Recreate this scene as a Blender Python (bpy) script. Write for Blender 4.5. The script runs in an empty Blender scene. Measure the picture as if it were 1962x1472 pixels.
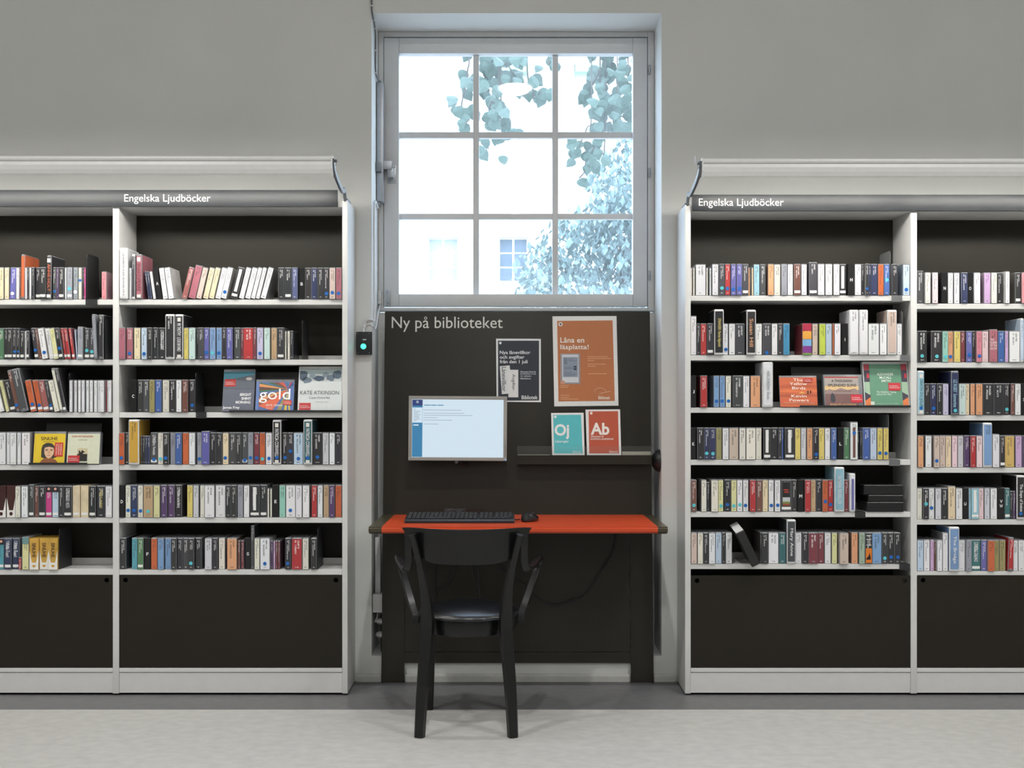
import bpy, bmesh, math, random
from mathutils import Vector, Matrix

random.seed(7)
SC = bpy.context.scene
COL = SC.collection
# ------------------------------------------------------------------ camera
# photograph frame 1962 x 1472; focal length in pixels 2193; front of the bookcases is the plane Y = 0
F, CX, CY, CAMZ, CAMD = 2193.0, 979.0, 775.0, 1.272, 5.0
cam_d = bpy.data.cameras.new('camera')
cam_d.sensor_width = 36.0
cam_d.lens = 36.0 * F / 1962.0
cam_d.shift_x = (981.0 - CX) / 1962.0
cam_d.shift_y = (CY - 736.0) / 1962.0
cam_d.clip_end = 300
cam = bpy.data.objects.new('camera', cam_d)
cam.location = (0, -CAMD, CAMZ)
cam.rotation_euler = (math.pi / 2, 0, 0)
COL.objects.link(cam)
SC.camera = cam
# ------------------------------------------------------------------ world, exposure
SKY_STRENGTH = 6.5
PENDANT_STRENGTH = 125.0
FILL_WATTS = 150.0
SHELF_LAMP_STRENGTH = 29.0
w = bpy.data.worlds.new('overcast_sky')
SC.world = w
w.use_nodes = True
w.node_tree.nodes['Background'].inputs[0].default_value = (0.60, 0.78, 1.0, 1)
w.node_tree.nodes['Background'].inputs[1].default_value = SKY_STRENGTH
SC.view_settings.view_transform = 'Standard'
SC.view_settings.look = 'None'
SC.view_settings.gamma = 1
SC.view_settings.use_curve_mapping = False
SC.view_settings.exposure = 0.12
SC.cycles.max_bounces = 6
SC.cycles.diffuse_bounces = 3
SC.cycles.glossy_bounces = 2
SC.cycles.transparent_max_bounces = 6


def X(px, Y=0.0):
    return (px - CX) * (Y + CAMD) / F


def Z(py, Y=0.0):
    return CAMZ - (py - CY) * (Y + CAMD) / F


# ------------------------------------------------------------------ materials
def lin(c):
    return tuple((v / 255 / 12.92) if v / 255 <= 0.04045 else ((v / 255 + 0.055) / 1.055) ** 2.4 for v in c)


MATS = {}


def mat(name, rgb, rough=0.5, metal=0.0, emit=None, noise=0.0, nscale=8.0, coat=0.0, bump=0.0, bscale=200.0, spec=0.5, stretch=None):
    """Principled material with procedural colour variation and relief; rgb is 0-255."""
    if name in MATS:
        return MATS[name]
    m = bpy.data.materials.new(name)
    m.use_nodes = True
    nt = m.node_tree
    p = nt.nodes['Principled BSDF']
    c = lin(rgb)
    p.inputs['Base Color'].default_value = (*c, 1)
    p.inputs['Roughness'].default_value = rough
    p.inputs['Metallic'].default_value = metal
    p.inputs['Coat Weight'].default_value = coat
    p.inputs['Specular IOR Level'].default_value = spec
    if emit:
        p.inputs['Emission Color'].default_value = (*lin(emit[0]), 1)
        p.inputs['Emission Strength'].default_value = emit[1]
    if noise or bump:
        tc = nt.nodes.new('ShaderNodeTexCoord')
        mp = nt.nodes.new('ShaderNodeMapping')
        if stretch:
            mp.inputs['Scale'].default_value = stretch
        nt.links.new(tc.outputs['Object'], mp.inputs[0])
        n = nt.nodes.new('ShaderNodeTexNoise')
        n.inputs['Scale'].default_value = nscale
        n.inputs['Detail'].default_value = 6
        nt.links.new(mp.outputs[0], n.inputs['Vector'])
        if noise:
            r = nt.nodes.new('ShaderNodeMapRange')
            r.inputs['From Min'].default_value = 0.3
            r.inputs['From Max'].default_value = 0.7
            r.inputs['To Min'].default_value = 1 - noise
            r.inputs['To Max'].default_value = 1 + noise
            nt.links.new(n.outputs['Fac'], r.inputs['Value'])
            mx = nt.nodes.new('ShaderNodeMix')
            mx.data_type = 'RGBA'
            mx.blend_type = 'MULTIPLY'
            mx.inputs['Factor'].default_value = 1
            mx.inputs['A'].default_value = (*c, 1)
            nt.links.new(r.outputs[0], mx.inputs['B'])
            nt.links.new(mx.outputs['Result'], p.inputs['Base Color'])
        if bump:
            n2 = nt.nodes.new('ShaderNodeTexNoise')
            n2.inputs['Scale'].default_value = bscale
            nt.links.new(mp.outputs[0], n2.inputs['Vector'])
            b = nt.nodes.new('ShaderNodeBump')
            b.inputs['Strength'].default_value = bump
            b.inputs['Distance'].default_value = 0.002
            nt.links.new(n2.outputs['Fac'], b.inputs['Height'])
            nt.links.new(b.outputs[0], p.inputs['Normal'])
    MATS[name] = m
    return m


def paint(rgb, rough=0.45):
    g = sum(rgb) / 3
    rgb = tuple(int(v * 0.9 + g * 0.1) for v in rgb)
    return mat('print_%d_%d_%d' % rgb, rgb, rough, noise=0.03, nscale=60)


class NT:
    """small helper for node arithmetic"""
    def __init__(s, nt):
        s.nt = nt

    def n(s, t):
        return s.nt.nodes.new(t)

    def m(s, op, a, b=None):
        k = s.n('ShaderNodeMath')
        k.operation = op
        for i, v in enumerate((a, b)):
            if v is None:
                continue
            if isinstance(v, (int, float)):
                k.inputs[i].default_value = v
            else:
                s.nt.links.new(v, k.inputs[i])
        return k.outputs[0]

    def band(s, v, lo, hi):
        return s.m('MULTIPLY', s.m('GREATER_THAN', v, lo), s.m('LESS_THAN', v, hi))


def spine_material():
    """paper spine insert: object colour with fine lines of small print"""
    m = bpy.data.materials.new('spine_paper')
    m.use_nodes = True
    nt = m.node_tree
    h = NT(nt)
    p = nt.nodes['Principled BSDF']
    p.inputs['Roughness'].default_value = 0.32
    oi = h.n('ShaderNodeObjectInfo')
    uv = h.n('ShaderNodeUVMap')
    sp = h.n('ShaderNodeSeparateXYZ')
    nt.links.new(uv.outputs[0], sp.inputs[0])
    u, t = sp.outputs[0], sp.outputs[1]
    tc = h.n('ShaderNodeTexCoord')
    so = h.n('ShaderNodeSeparateXYZ')
    nt.links.new(tc.outputs['Object'], so.inputs[0])
    rnd = oi.outputs['Random']
    r2 = h.m('FRACT', h.m('MULTIPLY', rnd, 17.3))
    a = h.m('MULTIPLY', h.band(u, 0.58, 0.76), h.m('MULTIPLY', h.m('GREATER_THAN', t, 0.010), h.m('LESS_THAN', t, h.m('ADD', 0.034, h.m('MULTIPLY', rnd, 0.025)))))
    b = h.m('MULTIPLY', h.band(u, 0.28, 0.46), h.m('MULTIPLY', h.m('GREATER_THAN', t, 0.010), h.m('LESS_THAN', t, 0.020)))
    c = h.m('MULTIPLY', h.band(u, 0.28, 0.46), h.m('MULTIPLY', h.m('GREATER_THAN', t, 0.028), h.m('LESS_THAN', t, h.m('ADD', 0.045, h.m('MULTIPLY', r2, 0.05)))))
    d = h.m('MULTIPLY', h.band(u, 0.30, 0.68), h.band(so.outputs[2], 0.0085, 0.0125))
    area = h.m('MAXIMUM', h.m('MAXIMUM', a, b), h.m('MAXIMUM', c, d))
    cv = h.n('ShaderNodeCombineXYZ')
    nt.links.new(h.m('MULTIPLY', u, 9.0), cv.inputs[0])
    nt.links.new(h.m('MULTIPLY', t, 620.0), cv.inputs[1])
    nt.links.new(h.m('MULTIPLY', rnd, 90.0), cv.inputs[2])
    no = h.n('ShaderNodeTexNoise')
    no.inputs['Scale'].default_value = 1.0
    no.inputs['Detail'].default_value = 1.0
    nt.links.new(cv.outputs[0], no.inputs['Vector'])
    ink = h.m('MULTIPLY', area, h.m('GREATER_THAN', no.outputs['Fac'], 0.47))
    bw = h.n('ShaderNodeRGBToBW')
    nt.links.new(oi.outputs['Color'], bw.inputs[0])
    dark = h.m('LESS_THAN', bw.outputs[0], 0.19)
    tx = h.n('ShaderNodeMix')
    tx.data_type = 'RGBA'
    nt.links.new(dark, tx.inputs['Factor'])
    tx.inputs['A'].default_value = (0.05, 0.05, 0.055, 1)
    tx.inputs['B'].default_value = (0.8, 0.8, 0.8, 1)
    mx = h.n('ShaderNodeMix')
    mx.data_type = 'RGBA'
    nt.links.new(h.m('MULTIPLY', ink, 0.75), mx.inputs['Factor'])
    nt.links.new(oi.outputs['Color'], mx.inputs['A'])
    nt.links.new(tx.outputs['Result'], mx.inputs['B'])
    nt.links.new(mx.outputs['Result'], p.inputs['Base Color'])
    return m


def cover_material(name, rough):
    """wrap-round paper cover: object colour with soft blotches of printed artwork"""
    m = bpy.data.materials.new(name)
    m.use_nodes = True
    nt = m.node_tree
    p = nt.nodes['Principled BSDF']
    p.inputs['Roughness'].default_value = rough
    oi = nt.nodes.new('ShaderNodeObjectInfo')
    tc = nt.nodes.new('ShaderNodeTexCoord')
    n = nt.nodes.new('ShaderNodeTexNoise')
    n.noise_dimensions = '4D'
    n.inputs['Scale'].default_value = 18
    nt.links.new(tc.outputs['Object'], n.inputs['Vector'])
    nt.links.new(oi.outputs['Random'], n.inputs['W'])
    r = nt.nodes.new('ShaderNodeMapRange')
    r.inputs['To Min'].default_value = 0.55
    r.inputs['To Max'].default_value = 1.25
    nt.links.new(n.outputs['Fac'], r.inputs['Value'])
    mx = nt.nodes.new('ShaderNodeMix')
    mx.data_type = 'RGBA'
    mx.blend_type = 'MULTIPLY'
    mx.inputs['Factor'].default_value = 1
    nt.links.new(oi.outputs['Color'], mx.inputs['A'])
    nt.links.new(r.outputs[0], mx.inputs['B'])
    nt.links.new(mx.outputs['Result'], p.inputs['Base Color'])
    return m


def glass_material(name, gloss, veil, tint=(1, 1, 1)):  # veil: translucent share that imitates glare haze over the glass
    m = bpy.data.materials.new(name)
    m.use_nodes = True
    nt = m.node_tree
    nt.nodes.clear()
    o = nt.nodes.new('ShaderNodeOutputMaterial')
    tr = nt.nodes.new('ShaderNodeBsdfTransparent')
    tr.inputs[0].default_value = (*tint, 1)
    gl = nt.nodes.new('ShaderNodeBsdfGlossy')
    gl.inputs['Roughness'].default_value = 0.015
    tl = nt.nodes.new('ShaderNodeBsdfTranslucent')
    tl.inputs[0].default_value = (0.95, 0.97, 1.0, 1)
    tc = nt.nodes.new('ShaderNodeTexCoord')
    no = nt.nodes.new('ShaderNodeTexNoise')
    no.inputs['Scale'].default_value = 6
    nt.links.new(tc.outputs['Object'], no.inputs['Vector'])
    k = nt.nodes.new('ShaderNodeMath')
    k.operation = 'MULTIPLY'
    k.inputs[1].default_value = veil * 2
    nt.links.new(no.outputs['Fac'], k.inputs[0])
    m1 = nt.nodes.new('ShaderNodeMixShader')
    nt.links.new(k.outputs[0], m1.inputs[0])
    nt.links.new(tr.outputs[0], m1.inputs[1])
    nt.links.new(tl.outputs[0], m1.inputs[2])
    m2 = nt.nodes.new('ShaderNodeMixShader')
    m2.inputs[0].default_value = gloss
    nt.links.new(m1.outputs[0], m2.inputs[1])
    nt.links.new(gl.outputs[0], m2.inputs[2])
    nt.links.new(m2.outputs[0], o.inputs[0])
    return m


M_WALL = mat('wall_plaster', (222, 223, 220), 0.85, noise=0.02, nscale=3, bump=0.08, bscale=120)
M_CEIL = mat('ceiling_paint', (225, 225, 222), 0.9, noise=0.02, nscale=3)
M_SKIRT = mat('skirting_paint', (205, 205, 200), 0.5, noise=0.05, nscale=30)
M_FLOOR = mat('lino_light', (184, 183, 180), 0.42, noise=0.085, nscale=22, bump=0.04, bscale=300, stretch=(0.8, 1.1, 1))
M_FLOORD = mat('lino_dark', (104, 104, 106), 0.40, noise=0.11, nscale=26, bump=0.04, bscale=300, stretch=(0.8, 1.1, 1))
M_METAL = mat('case_lacquer', (213, 213, 211), 0.38, noise=0.02, nscale=20, bump=0.03, bscale=900)
M_BROWN = mat('brown_lacquer', (36, 32, 25), 0.36, spec=0.25, noise=0.04, nscale=6, bump=0.02, bscale=700)
M_BROWN_D = mat('brown_board', (36, 33, 26), 0.5, spec=0.3, noise=0.04, nscale=6, bump=0.03, bscale=700)
M_STATION = mat('station_lacquer', (42, 39, 32), 0.27, spec=0.32, noise=0.05, nscale=5, bump=0.025, bscale=900)
M_SIGN = mat('sign_gloss', (40, 44, 48), 0.34, noise=0.03, nscale=40, spec=0.35)
M_ALU = mat('lamp_aluminium', (240, 240, 238), 0.38, metal=0.1, noise=0.02, nscale=30)
M_STEEL = mat('bracket_steel', (120, 124, 128), 0.32, metal=0.8, noise=0.05, nscale=60)
M_WIN = mat('window_paint', (222, 223, 224), 0.42, noise=0.02, nscale=20)
M_WINHW = mat('window_fitting', (168, 172, 178), 0.3, metal=0.7, noise=0.04, nscale=60)
M_WHITEP = mat('white_plastic', (215, 215, 215), 0.4, noise=0.03, nscale=60)
M_BLACKP = mat('black_plastic', (30, 31, 33), 0.42, noise=0.05, nscale=80)
M_BLACKM = mat('black_sheet_metal', (38, 39, 41), 0.45, noise=0.05, nscale=60)
M_GREYM = mat('grey_sheet_metal', (104, 106, 108), 0.42, noise=0.05, nscale=60)
M_CHAIR = mat('black_stain', (15, 15, 16), 0.30, noise=0.15, nscale=30, coat=0.05, spec=0.4)
M_SEAT = mat('seat_vinyl', (18, 19, 22), 0.30, noise=0.1, nscale=30, coat=0.1)
M_RED = mat('red_linoleum', (198, 72, 36), 0.28, noise=0.03, nscale=8)
M_DESKEND = mat('desk_end', (66, 60, 44), 0.28, noise=0.04, nscale=20)
M_BEZEL = mat('monitor_bezel', (150, 149, 144), 0.4, noise=0.02, nscale=60)
M_PLASTIC = mat('clear_case_plastic', (128, 130, 134), 0.22, noise=0.10, nscale=40)
M_WHITECASE = mat('white_case_plastic', (214, 215, 216), 0.3, noise=0.04, nscale=40)
M_BLACKCASE = mat('black_case_plastic', (30, 30, 32), 0.28, noise=0.08, nscale=40)
M_SPINE = spine_material()
M_COVER = cover_material('cover_wrap', 0.28)
M_GLASS = glass_material('window_glass', 0.06, 0.035)
M_ACRYL = glass_material('acrylic_lip', 0.05, 0.015)
M_LETTER = paint((222, 222, 218))


# ------------------------------------------------------------------ mesh helpers
def bm_box(bm, x0, x1, y0, y1, z0, z1, bevel=0.0, segs=2):
    r = bmesh.ops.create_cube(bm, size=1.0)
    vs = r['verts']
    for v in vs:
        v.co = Vector(((x0 + x1) / 2 + v.co.x * (x1 - x0), (y0 + y1) / 2 + v.co.y * (y1 - y0), (z0 + z1) / 2 + v.co.z * (z1 - z0)))
    if bevel:
        es = set()
        for v in vs:
            es.update(v.link_edges)
        bmesh.ops.bevel(bm, geom=list(es), offset=bevel, segments=segs, affect='EDGES', profile=0.7)
    return bm


def bm_tube(bm, pts, r, n=8, caps=True):
    pts = [Vector(p) for p in pts]
    rs = r if isinstance(r, (list, tuple)) else [r] * len(pts)
    rings = []
    up = Vector((0, 0, 1))
    prev = None
    for i, p in enumerate(pts):
        t = (pts[min(i + 1, len(pts) - 1)] - pts[max(i - 1, 0)]).normalized()
        if prev is None:
            a = t.orthogonal().normalized()
        else:
            a = (prev - t * prev.dot(t))
            a = a.normalized() if a.length > 1e-6 else t.orthogonal().normalized()
        prev = a
        b = t.cross(a)
        rings.append([bm.verts.new(p + (a * math.cos(k * 2 * math.pi / n) + b * math.sin(k * 2 * math.pi / n)) * rs[i]) for k in range(n)])
    for i in range(len(rings) - 1):
        for k in range(n):
            bm.faces.new((rings[i][k], rings[i][(k + 1) % n], rings[i + 1][(k + 1) % n], rings[i + 1][k]))
    if caps:
        bm.faces.new(rings[0][::-1])
        bm.faces.new(rings[-1])
    return bm


def bm_lathe(bm, prof, n=32, sx=1.0, sy=1.0, c=(0, 0, 0)):
    """profile [(r, z)...] turned about the vertical axis, scaled to an ellipse"""
    rings = []
    for r, z in prof:
        if r < 1e-6:
            rings.append([bm.verts.new((c[0], c[1], c[2] + z))])
        else:
            rings.append([bm.verts.new((c[0] + r * sx * math.cos(k * 2 * math.pi / n), c[1] + r * sy * math.sin(k * 2 * math.pi / n), c[2] + z)) for k in range(n)])
    for a, b in zip(rings, rings[1:]):
        for k in range(n):
            k2 = (k + 1) % n
            if len(a) == 1:
                bm.faces.new((a[0], b[k2], b[k])[::-1])
            elif len(b) == 1:
                bm.faces.new((a[k], a[k2], b[0]))
            else:
                bm.faces.new((a[k], a[k2], b[k2], b[k]))
    if len(rings[0]) > 1:
        bm.faces.new(rings[0][::-1])
    if len(rings[-1]) > 1:
        bm.faces.new(rings[-1])
    return bm


def bm_extrude_x(bm, prof, x0, x1):
    """profile [(y, z)...] drawn out along X"""
    a = [bm.verts.new((x0, y, z)) for y, z in prof]
    b = [bm.verts.new((x1, y, z)) for y, z in prof]
    n = len(prof)
    for k in range(n):
        bm.faces.new((a[k], a[(k + 1) % n], b[(k + 1) % n], b[k]))
    bm.faces.new(a[::-1])
    bm.faces.new(b)
    bmesh.ops.recalc_face_normals(bm, faces=bm.faces)
    return bm


def catmull(pts, sub=6):
    pts = [Vector(p) for p in pts]
    out = []
    for i in range(len(pts) - 1):
        p0, p1, p2, p3 = pts[max(i - 1, 0)], pts[i], pts[i + 1], pts[min(i + 2, len(pts) - 1)]
        for k in range(sub):
            t = k / sub
            out.append(0.5 * ((2 * p1) + (p2 - p0) * t + (2 * p0 - 5 * p1 + 4 * p2 - p3) * t * t + (3 * p1 - p0 - 3 * p2 + p3) * t ** 3))
    out.append(pts[-1])
    return out


def bm_strip(bm, pts, width, thick, side):
    """bent strip of rectangular section along pts; width lies along the direction side"""
    n = len(pts)
    ws = width if isinstance(width, (list, tuple)) else [width] * n
    ts = thick if isinstance(thick, (list, tuple)) else [thick] * n
    side = Vector(side)
    rings = []
    for i, p in enumerate(pts):
        t = (pts[min(i + 1, n - 1)] - pts[max(i - 1, 0)]).normalized()
        s = (side - t * side.dot(t)).normalized()
        b = t.cross(s).normalized()
        hw, ht = ws[i] / 2, ts[i] / 2
        c = min(hw, ht) * 0.35
        sec = [(hw, ht - c), (hw - c, ht), (-hw + c, ht), (-hw, ht - c), (-hw, -ht + c), (-hw + c, -ht), (hw - c, -ht), (hw, -ht + c)]
        rings.append([bm.verts.new(p + s * a + b * d) for a, d in sec])
    for i in range(n - 1):
        for k in range(8):
            bm.faces.new((rings[i][k], rings[i][(k + 1) % 8], rings[i + 1][(k + 1) % 8], rings[i + 1][k]))
    bm.faces.new(rings[0][::-1])
    bm.faces.new(rings[-1])
    bmesh.ops.recalc_face_normals(bm, faces=bm.faces)
    return bm


def finish(name, bm, material, parent=None, smooth=False, keep=True):
    """bmesh in WORLD coordinates -> one object; a part's vertices are moved into its parent's frame"""
    me = bpy.data.meshes.new(name)
    if smooth:
        for f in bm.faces:
            f.smooth = True
    bm.to_mesh(me)
    bm.free()
    for m in (material if isinstance(material, (list, tuple)) else [material]):
        me.materials.append(m)
    o = bpy.data.objects.new(name, me)
    COL.objects.link(o)
    if smooth:
        try:
            me.set_sharp_from_angle(angle=math.radians(40))
        except Exception:
            pass
    if parent is not None:
        if keep:
            mw = world_of(parent)
            me.transform(mw.inverted())
        o.parent = parent
    return o


def world_of(o):
    m = o.matrix_basis.copy()
    return world_of(o.parent) @ m if o.parent else m


def box(name, x0, x1, y0, y1, z0, z1, material, parent=None, bevel=0.0, keep=True):
    return finish(name, bm_box(bmesh.new(), min(x0, x1), max(x0, x1), min(y0, y1), max(y0, y1), min(z0, z1), max(z0, z1), bevel), material, parent, smooth=bevel > 0, keep=keep)


def tag(o, label=None, cat=None, group=None, kind=None):
    if label:
        o['label'] = label
    if cat:
        o['category'] = cat
    if group:
        o['group'] = group
    if kind:
        o['kind'] = kind
    return o


def thing(name, label, cat, loc=(0, 0, 0), rot=(0, 0, 0), group=None):
    o = bpy.data.objects.new(name, None)
    COL.objects.link(o)
    o.location = loc
    o.rotation_euler = rot
    o.empty_display_size = 0.05
    return tag(o, label, cat, group)


def struct(o, label=None):
    o['kind'] = 'structure'
    if label:
        o['label'] = label
    return o


TEXTS = {}


def text_mesh(s, bold=0.0, spacing=1.0):
    key = (s, bold, spacing)
    if key not in TEXTS:
        cu = bpy.data.curves.new('lettering', 'FONT')
        cu.body = s
        cu.size = 1.0
        cu.offset = bold
        cu.space_character = spacing
        cu.space_line = 0.95
        cu.resolution_u = 3
        o = bpy.data.objects.new('lettering', cu)
        COL.objects.link(o)
        dg = bpy.context.evaluated_depsgraph_get()
        me = bpy.data.meshes.new_from_object(o.evaluated_get(dg))
        bpy.data.objects.remove(o)
        bpy.data.curves.remove(cu)
        TEXTS[key] = me
    return TEXTS[key]


class Sheet:
    """draws flat print on the local XZ plane of root (facing -Y); coordinates are those of the drawing (x right, y down)"""
    def __init__(s, root, x0, ybase, mpp, y=0.0):
        s.root, s.x0, s.yb, s.mpp, s.y = root, x0, ybase, mpp, y

    def xz(s, x, y):
        return ((x - s.x0) * s.mpp, (s.yb - y) * s.mpp)

    def poly(s, name, pts, rgb, layer=1, material=None, parent=None):
        bm = bmesh.new()
        yb = s.y - 0.0004 * (layer - 1)
        yf = s.y - 0.0004 * layer
        P = [s.xz(*p) for p in pts]
        area = sum(P[i][0] * P[(i + 1) % len(P)][1] - P[(i + 1) % len(P)][0] * P[i][1] for i in range(len(P)))
        if area < 0:
            P = P[::-1]
        f = [bm.verts.new((x, yf, z)) for x, z in P]
        b = [bm.verts.new((x, yb, z)) for x, z in P]
        n = len(P)
        bm.faces.new(f)
        for k in range(n):
            bm.faces.new((f[(k + 1) % n], f[k], b[k], b[(k + 1) % n]))
        return finish(name, bm, material or paint(rgb), parent or s.root, keep=False)

    def rect(s, name, x0, y0, x1, y1, rgb, layer=1, material=None, parent=None):
        return s.poly(name, [(x0, y1), (x1, y1), (x1, y0), (x0, y0)], rgb, layer, material, parent)

    def disc(s, name, x, y, r, rgb, layer=1, material=None, ry=None, parent=None):
        ry = ry or r
        return s.poly(name, [(x + r * math.cos(a * math.pi / 10), y + ry * math.sin(a * math.pi / 10)) for a in range(20)], rgb, layer, material, parent)

    def text(s, txt, x0, y0, x1, y1, rgb, layer=2, mode='h', bold=0.0, name='lettering', material=None, parent=None):
        """fit txt into the box x0..x1, y0..y1 (top y0, bottom y1)"""
        src = text_mesh(txt, bold)
        me = src.copy()
        xs = [v.co.x for v in me.vertices]
        ys = [v.co.y for v in me.vertices]
        ax, bx, ay, by = min(xs), max(xs), min(ys), max(ys)
        L, Tz = s.xz(x0, y0)
        R, Bz = s.xz(x1, y1)
        yy = s.y - 0.0004 * layer - 0.0001
        for v in me.vertices:
            u = (v.co.x - ax) / (bx - ax)
            t = (v.co.y - ay) / (by - ay)
            if mode == 'h':
                v.co = (L + u * (R - L), yy, Bz + t * (Tz - Bz))
            else:
                v.co = (L + t * (R - L), yy, Tz + u * (Bz - Tz))
        me.materials.clear()
        me.materials.append(material or paint(rgb))
        o = bpy.data.objects.new(name, me)
        COL.objects.link(o)
        o.parent = parent or s.root
        return o


def wall_with_holes(x0, x1, z0, z1, y, holes, depth):
    """upright sheet with rectangular holes and reveals running back by depth"""
    xs = sorted({x0, x1, *[h[0] for h in holes], *[h[1] for h in holes]})
    zs = sorted({z0, z1, *[h[2] for h in holes], *[h[3] for h in holes]})
    bm = bmesh.new()
    V = {}

    def v(a, b, c):
        k = (round(a, 5), round(b, 5), round(c, 5))
        if k not in V:
            V[k] = bm.verts.new((a, b, c))
        return V[k]
    for i in range(len(xs) - 1):
        for j in range(len(zs) - 1):
            cx, cz = (xs[i] + xs[i + 1]) / 2, (zs[j] + zs[j + 1]) / 2
            if any(h[0] < cx < h[1] and h[2] < cz < h[3] for h in holes):
                continue
            bm.faces.new((v(xs[i], y, zs[j]), v(xs[i + 1], y, zs[j]), v(xs[i + 1], y, zs[j + 1]), v(xs[i], y, zs[j + 1])))
    for a, b, c, d in holes:
        hx = [x for x in xs if a <= x <= b]
        hz = [z for z in zs if c <= z <= d]
        for p, q in zip(hx, hx[1:]):
            bm.faces.new((v(p, y, c), v(p, y + depth, c), v(q, y + depth, c), v(q, y, c)))
            bm.faces.new((v(p, y, d), v(q, y, d), v(q, y + depth, d), v(p, y + depth, d)))
        for p, q in zip(hz, hz[1:]):
            bm.faces.new((v(a, y, p), v(a, y, q), v(a, y + depth, q), v(a, y + depth, p)))
            bm.faces.new((v(b, y, p), v(b, y + depth, p), v(b, y + depth, q), v(b, y, q)))
    return bm


# ================================================================== the room
YW = 0.253                     # wall face
NX0, NX1, NZ0, NZ1 = -0.640, 0.691, 0.117, 3.068   # the window niche
RX, RY, RZ = 6.5, -13.0, 4.6
struct(finish('wall_back', wall_with_holes(-RX, RX, 0, RZ, YW, [(NX0, NX1, NZ0, NZ1)], 0.37), M_WALL))
struct(box('wall_niche', NX0, NX1, 0.52, 0.62, NZ0, 1.715, M_WALL))
struct(box('wall_left', -RX - 0.1, -RX, RY, YW, 0, RZ, M_WALL))
struct(box('wall_right', RX, RX + 0.1, RY, YW, 0, RZ, M_WALL))
struct(box('wall_front', -RX, RX, RY - 0.1, RY, 0, RZ, M_WALL))
struct(box('ceiling', -RX, RX, RY, YW, RZ, RZ + 0.1, M_CEIL))
YB = Z  # (kept for readability below)
Y_BORDER = -0.232
struct(box('floor', -RX, RX, RY, Y_BORDER, -0.05, 0, M_FLOOR))
struct(box('floor_border', -RX, RX, Y_BORDER, YW, -0.05, 0, M_FLOORD))
PX0, PX1 = -0.5925, 0.6525      # the computer station's sides
LEGW = 0.104


def skirting(name, x0, x1):
    prof = [(YW - 0.001, 0.0), (YW - 0.011, 0.0), (YW - 0.011, 0.026), (YW - 0.008, 0.034), (YW - 0.001, 0.036)]
    struct(finish(name, bm_extrude_x(bmesh.new(), prof, x0, x1), M_SKIRT))


skirting('baseboard_left', -0.705, PX0 - 0.003)
skirting('baseboard_middle', PX0 + LEGW + 0.003, PX1 - LEGW - 0.003)
skirting('baseboard_right', PX1 + 0.003, 0.752)

# ------------------------------------------------------------------ window
YS = 0.515


def wx(px, Y=YS):
    return X(px, Y)


def wz(py, Y=YS):
    return Z(py, Y)


win = bpy.data.objects.new('window_1', None)
COL.objects.link(win)
win.location = (0.026, 0.53, wz(588))
struct(win, 'white nine-pane window in the deep niche above the computer station')
# outer frame lining the niche
box('frame', NX0 + 0.001, wx(735), 0.512, 0.60, 1.722, NZ1 - 0.001, M_WIN, win, 0.003)
box('frame', wx(1241), NX1 - 0.001, 0.512, 0.60, 1.722, NZ1 - 0.001, M_WIN, win, 0.003)
box('frame', wx(735), wx(1241), 0.512, 0.60, wz(71), NZ1 - 0.001, M_WIN, win, 0.003)
box('frame', wx(735), wx(1241), 0.512, 0.60, 1.722, wz(589.5), M_WIN, win, 0.003)
# sash
SY0, SY1 = 0.508, 0.565
sx0, sx1, sz0, sz1 = wx(736), wx(1239.5), wz(587.5), wz(73.5)
gx0, gx1, gz0, gz1 = wx(764.6), wx(1212.6), wz(564), wz(103)
box('sash_stile', sx0, gx0, SY0, SY1, sz0, sz1, M_WIN, win, 0.003)
box('sash_stile', gx1, sx1, SY0, SY1, sz0, sz1, M_WIN, win, 0.003)
box('sash_rail', gx0 + 0.0005, gx1 - 0.0005, SY0 + 0.001, SY1, sz0, gz0, M_WIN, win, 0.003)
box('sash_rail', gx0 + 0.0005, gx1 - 0.0005, SY0 + 0.001, SY1, gz1, sz1, M_WIN, win, 0.003)
YG = 0.548
vx = [(X(906.5, YG), X(918, YG)), (X(1058, YG), X(1069.5, YG))]
hz = [(Z(265.5, YG), Z(254, YG)), (Z(421, YG), Z(410, YG))]
for a, b in vx:
    box('glazing_bar', a, b, YG - 0.012, YG + 0.02, gz0, gz1, M_WIN, win, 0.003)
xcells = [(gx0, vx[0][0]), (vx[0][1], vx[1][0]), (vx[1][1], gx1)]
zcells = [(gz0, hz[1][0]), (hz[1][1], hz[0][0]), (hz[0][1], gz1)]
for a, b in hz:
    for c, d in xcells:
        box('glazing_bar', c, d, YG - 0.011, YG + 0.019, a, b, M_WIN, win, 0.003)
for a, b in xcells:
    for c, d in zcells:
        box('pane', a, b, YG + 0.003, YG + 0.006, c, d, M_GLASS, win)
# hinges on the right frame
for py in (135, 332, 529):
    bm = bm_tube(bmesh.new(), [(wx(1243.5), 0.503, wz(py + 9)), (wx(1243.5), 0.503, wz(py - 9))], 0.0055, 10)
    bm_tube(bm, [(wx(1243.5), 0.503, wz(py + 3)), (wx(1243.5), 0.503, wz(py - 1))], 0.0075, 10)
    finish('hinge', bm, M_WINHW, win, True)
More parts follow.
